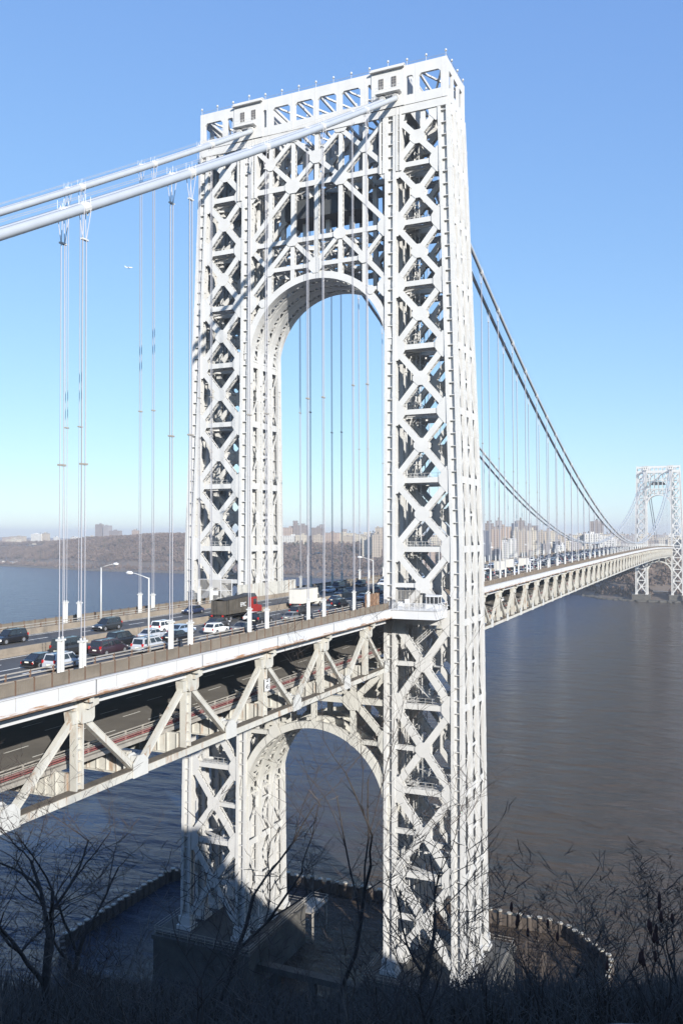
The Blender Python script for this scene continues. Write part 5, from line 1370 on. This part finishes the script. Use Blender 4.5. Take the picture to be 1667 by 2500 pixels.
def bare_tree(f, s, L, r, depth, label, seed, spread=.6, lean=(0, 0), kids=(2, 3), up_=.12, name='bare_tree', cat='tree', cone=False, group='bare trees on the bluff', base=None, twn=3, mt='twig'):
    p = P3(f, s, 0); z = (nearz(p.x, p.y)-.2) if base is None else base
    root = thing(name, label, cat, (p.x, p.y, z), 0, group); R = random.Random(seed); tr, tw = MB(), MB()
    ld = P3(0, 1, 0)-P3(0, 0, 0); d = (V((0, 0, 1))+ld*lean[0]+(P3(1, 0, 0)-P3(0, 0, 0))*lean[1]).normalized()
    grow(tr, tw, V((0, 0, 0)), d, L, r, depth, spread, R, up_, kids, twn)
    tr.build('trunk', M['bark'], root, smooth=True, fix=False)
    if tw.f: tw.build('crown', M[mt], root, smooth=True, fix=False)
    if cone:
        ends = [V(tw.v[i]) for i in range(0, len(tw.v), 3)]; R.shuffle(ends); ends.sort(key=lambda e: -e.z+R.uniform(0, 1.2))
        for e in ends[:cone]:
            mb = MB(); h = R.uniform(.09, .14); mb.tube([e, e+V((0, 0, h*.35)), e+V((.01, 0, h*.8)), e+V((.01, 0, h))], [.008, .021, .015, .003], 6); mb.build('seed_head', M['cone'], root, fix=False)
    return root
TREES = [
 (17.0, -5.9, 2.3, .12, 6, 'gnarled bare tree at the lower left, thick forked limbs against the water', 101, .72, (-.05, 0), (2, 3), .10),
 (27.0, -.2, 5.4, .085, 5, 'slender bare tree in front of the lower arch, tallest of the foreground', 202, .50, (.0, 0), (2, 3), .22),
 (15.0, 1.15, 2.2, .055, 5, 'tangled bare tree in front of the foot of the right tower leg', 303, .66, (.25, 0), (2, 3), .16),
 (20.0, -3.2, 3.6, .07, 5, 'thin bare tree with arching twigs in front of the left tower leg', 404, .6, (.35, 0), (2, 3), .12),
 (14.0, 3.6, 1.25, .035, 5, 'bare sapling with curved limbs right of the tower foot', 505, .68, (.3, 0), (2, 3), .14),
 (12.0, 4.7, 1.1, .035, 5, 'dense bare sapling at the right frame edge', 606, .66, (.1, 0), (3, 3), .16),
 (22.0, -7.5, 2.4, .10, 4, 'small bare tree at the left frame edge behind the gnarled one', 707, .66, (.2, 0), (2, 3), .1),
]
for a in TREES: bare_tree(*a)
random.seed(41)
spots = [('left of the gnarled tree', -7.5, -5.5), ('in the lower left brush', -5.5, -3.2), ('in the lower centre brush', -3.0, -.3), ('below the right tower leg', .2, 2.4), ('in the lower right brush', 2.6, 5.2)]
for z_, (txt, s0, s1) in enumerate(spots):
    for q in range(7 if z_ < 3 else 9):
        s = s0+(s1-s0)*(q+.5)/(7 if z_ < 3 else 9); f = random.uniform(7.5, 13.5) if z_ > 2 else random.uniform(9, 15); s *= f/13.5
        bare_tree(f, s, random.uniform(.75, 1.3) if z_ < 3 else random.uniform(.7, 1.25), .018, 4, f'{ordn(q+1)} leafless shrub from the left {txt}', 900+z_*20+q, .62, (random.uniform(-.3, .3), random.uniform(-.2, .3)), (2, 3), .2, 'bare_shrub', 'shrub', 0, 'bare shrubs along the bluff edge', None, 3, 'twig' if q % 3 else 'twig2')
for q, (f, s, L) in enumerate([(9, 3.3, .85), (8.6, 2.7, .62), (9.5, 3.9, .9), (8.2, 3.1, .7), (10, 2.2, .75)]):
    bare_tree(f, s, L, .025, 3, f'{ordn(q+1)} sumac shrub from the viewer with dark upright seed heads at lower right', 700+q, .55, (.1, 0), (2, 3), .3, 'sumac_shrub', 'shrub', 6, 'sumac shrubs at lower right', None, 1)
# continuous undergrowth of stems and grass over the slope
mb = MB(); R = random.Random(9)
for k in range(46000):
    f = R.uniform(3.3, 31); s = R.uniform(-.55*f-1.5, .55*f+1.5); p = P3(f, s, 0); z = nearz(p.x, p.y)-.05; h = R.uniform(.15, .75)*(1 if f > 5 else .5)*(1.5 if f > 14 else 1)*(1+.35*hsh(p.x*2, p.y*2, 3)); a = R.uniform(0, 6.283); l = R.uniform(.1, 1.3)*h
    ax, ay = cos(a)*l, sin(a)*l; w_ = .003+.0004*f; n = len(mb.v)
    px, py = -sin(a)*w_, cos(a)*w_
    mb.v += [(p.x-px, p.y-py, z), (p.x+px, p.y+py, z), (p.x+ax*.4+px, p.y+ay*.4+py, z+h*.65), (p.x+ax*.4-px, p.y+ay*.4-py, z+h*.65), (p.x+ax, p.y+ay, z+h)]
    mb.f += [(n, n+1, n+2, n+3), (n+3, n+2, n+4)]
tag(mb.build('undergrowth', M['brush'], fix=False), kind='stuff')

# ------------------------------------------------------------------ AIRLINER
d = (FW+RT*((315-833.5)/2055.2)-UP*((653-1250)/2055.2)); p = CAM+d*3600
r = thing('airliner', 'tiny white airliner flying low in the sky left of the tower', 'aeroplane', tuple(p), radians(-62))
r.rotation_euler = (radians(4), 0, radians(-60))
mb = MB(); mb.tube([(-16, 0, 1.2), (-13, 0, .6), (-6, 0, 0), (10, 0, 0), (14, 0, -.2), (16, 0, -.6)], [.3, 1.2, 1.9, 1.9, 1.4, .2], 12); mb.build('fuselage', M['plane'], r, smooth=True)
for s in (1, -1):
    mb = MB(); mb.poly([(3.5, s*1, -.8), (-2, s*1, -.8), (-6, s*15, .6), (-4, s*15, .6)], (0, 0, .4)); mb.build('wing', M['plane'], r)
    mb = MB(); mb.poly([(-12, s*.5, 1.2), (-15, s*.5, 1.2), (-16.5, s*5.5, 1.6), (-15, s*5.5, 1.6)], (0, 0, .25)); mb.build('tailplane', M['plane'], r)
    mb = MB(); mb.tube([(2.5, s*5, -1.6), (-1, s*5, -1.6)], .95, 10); mb.build('engine', M['rail'], r)
mb = MB(); mb.poly([(-11.5, -.2, 1.5), (-15.5, -.2, 1.5), (-17, -.2, 6.8), (-15, -.2, 6.8)], (0, .4, 0)); mb.build('tail_fin', M['plane'], r)

# ------------------------------------------------------------------ HAZE
mb = MB(); mb.box(-600, 12500, -7000, 11000, -9, 189)
hz = bpy.data.materials.new('haze'); hz.use_nodes = True; nt = hz.node_tree; nt.nodes.clear()
ou = nt.nodes.new('ShaderNodeOutputMaterial'); pv = nt.nodes.new('ShaderNodeVolumePrincipled'); pv.inputs['Color'].default_value = (.90, .925, .97, 1); pv.inputs['Density'].default_value = HAZE; pv.inputs['Anisotropy'].default_value = .1
nt.links.new(pv.outputs[0], ou.inputs['Volume'])
tag(mb.build('haze', hz), kind='stuff')
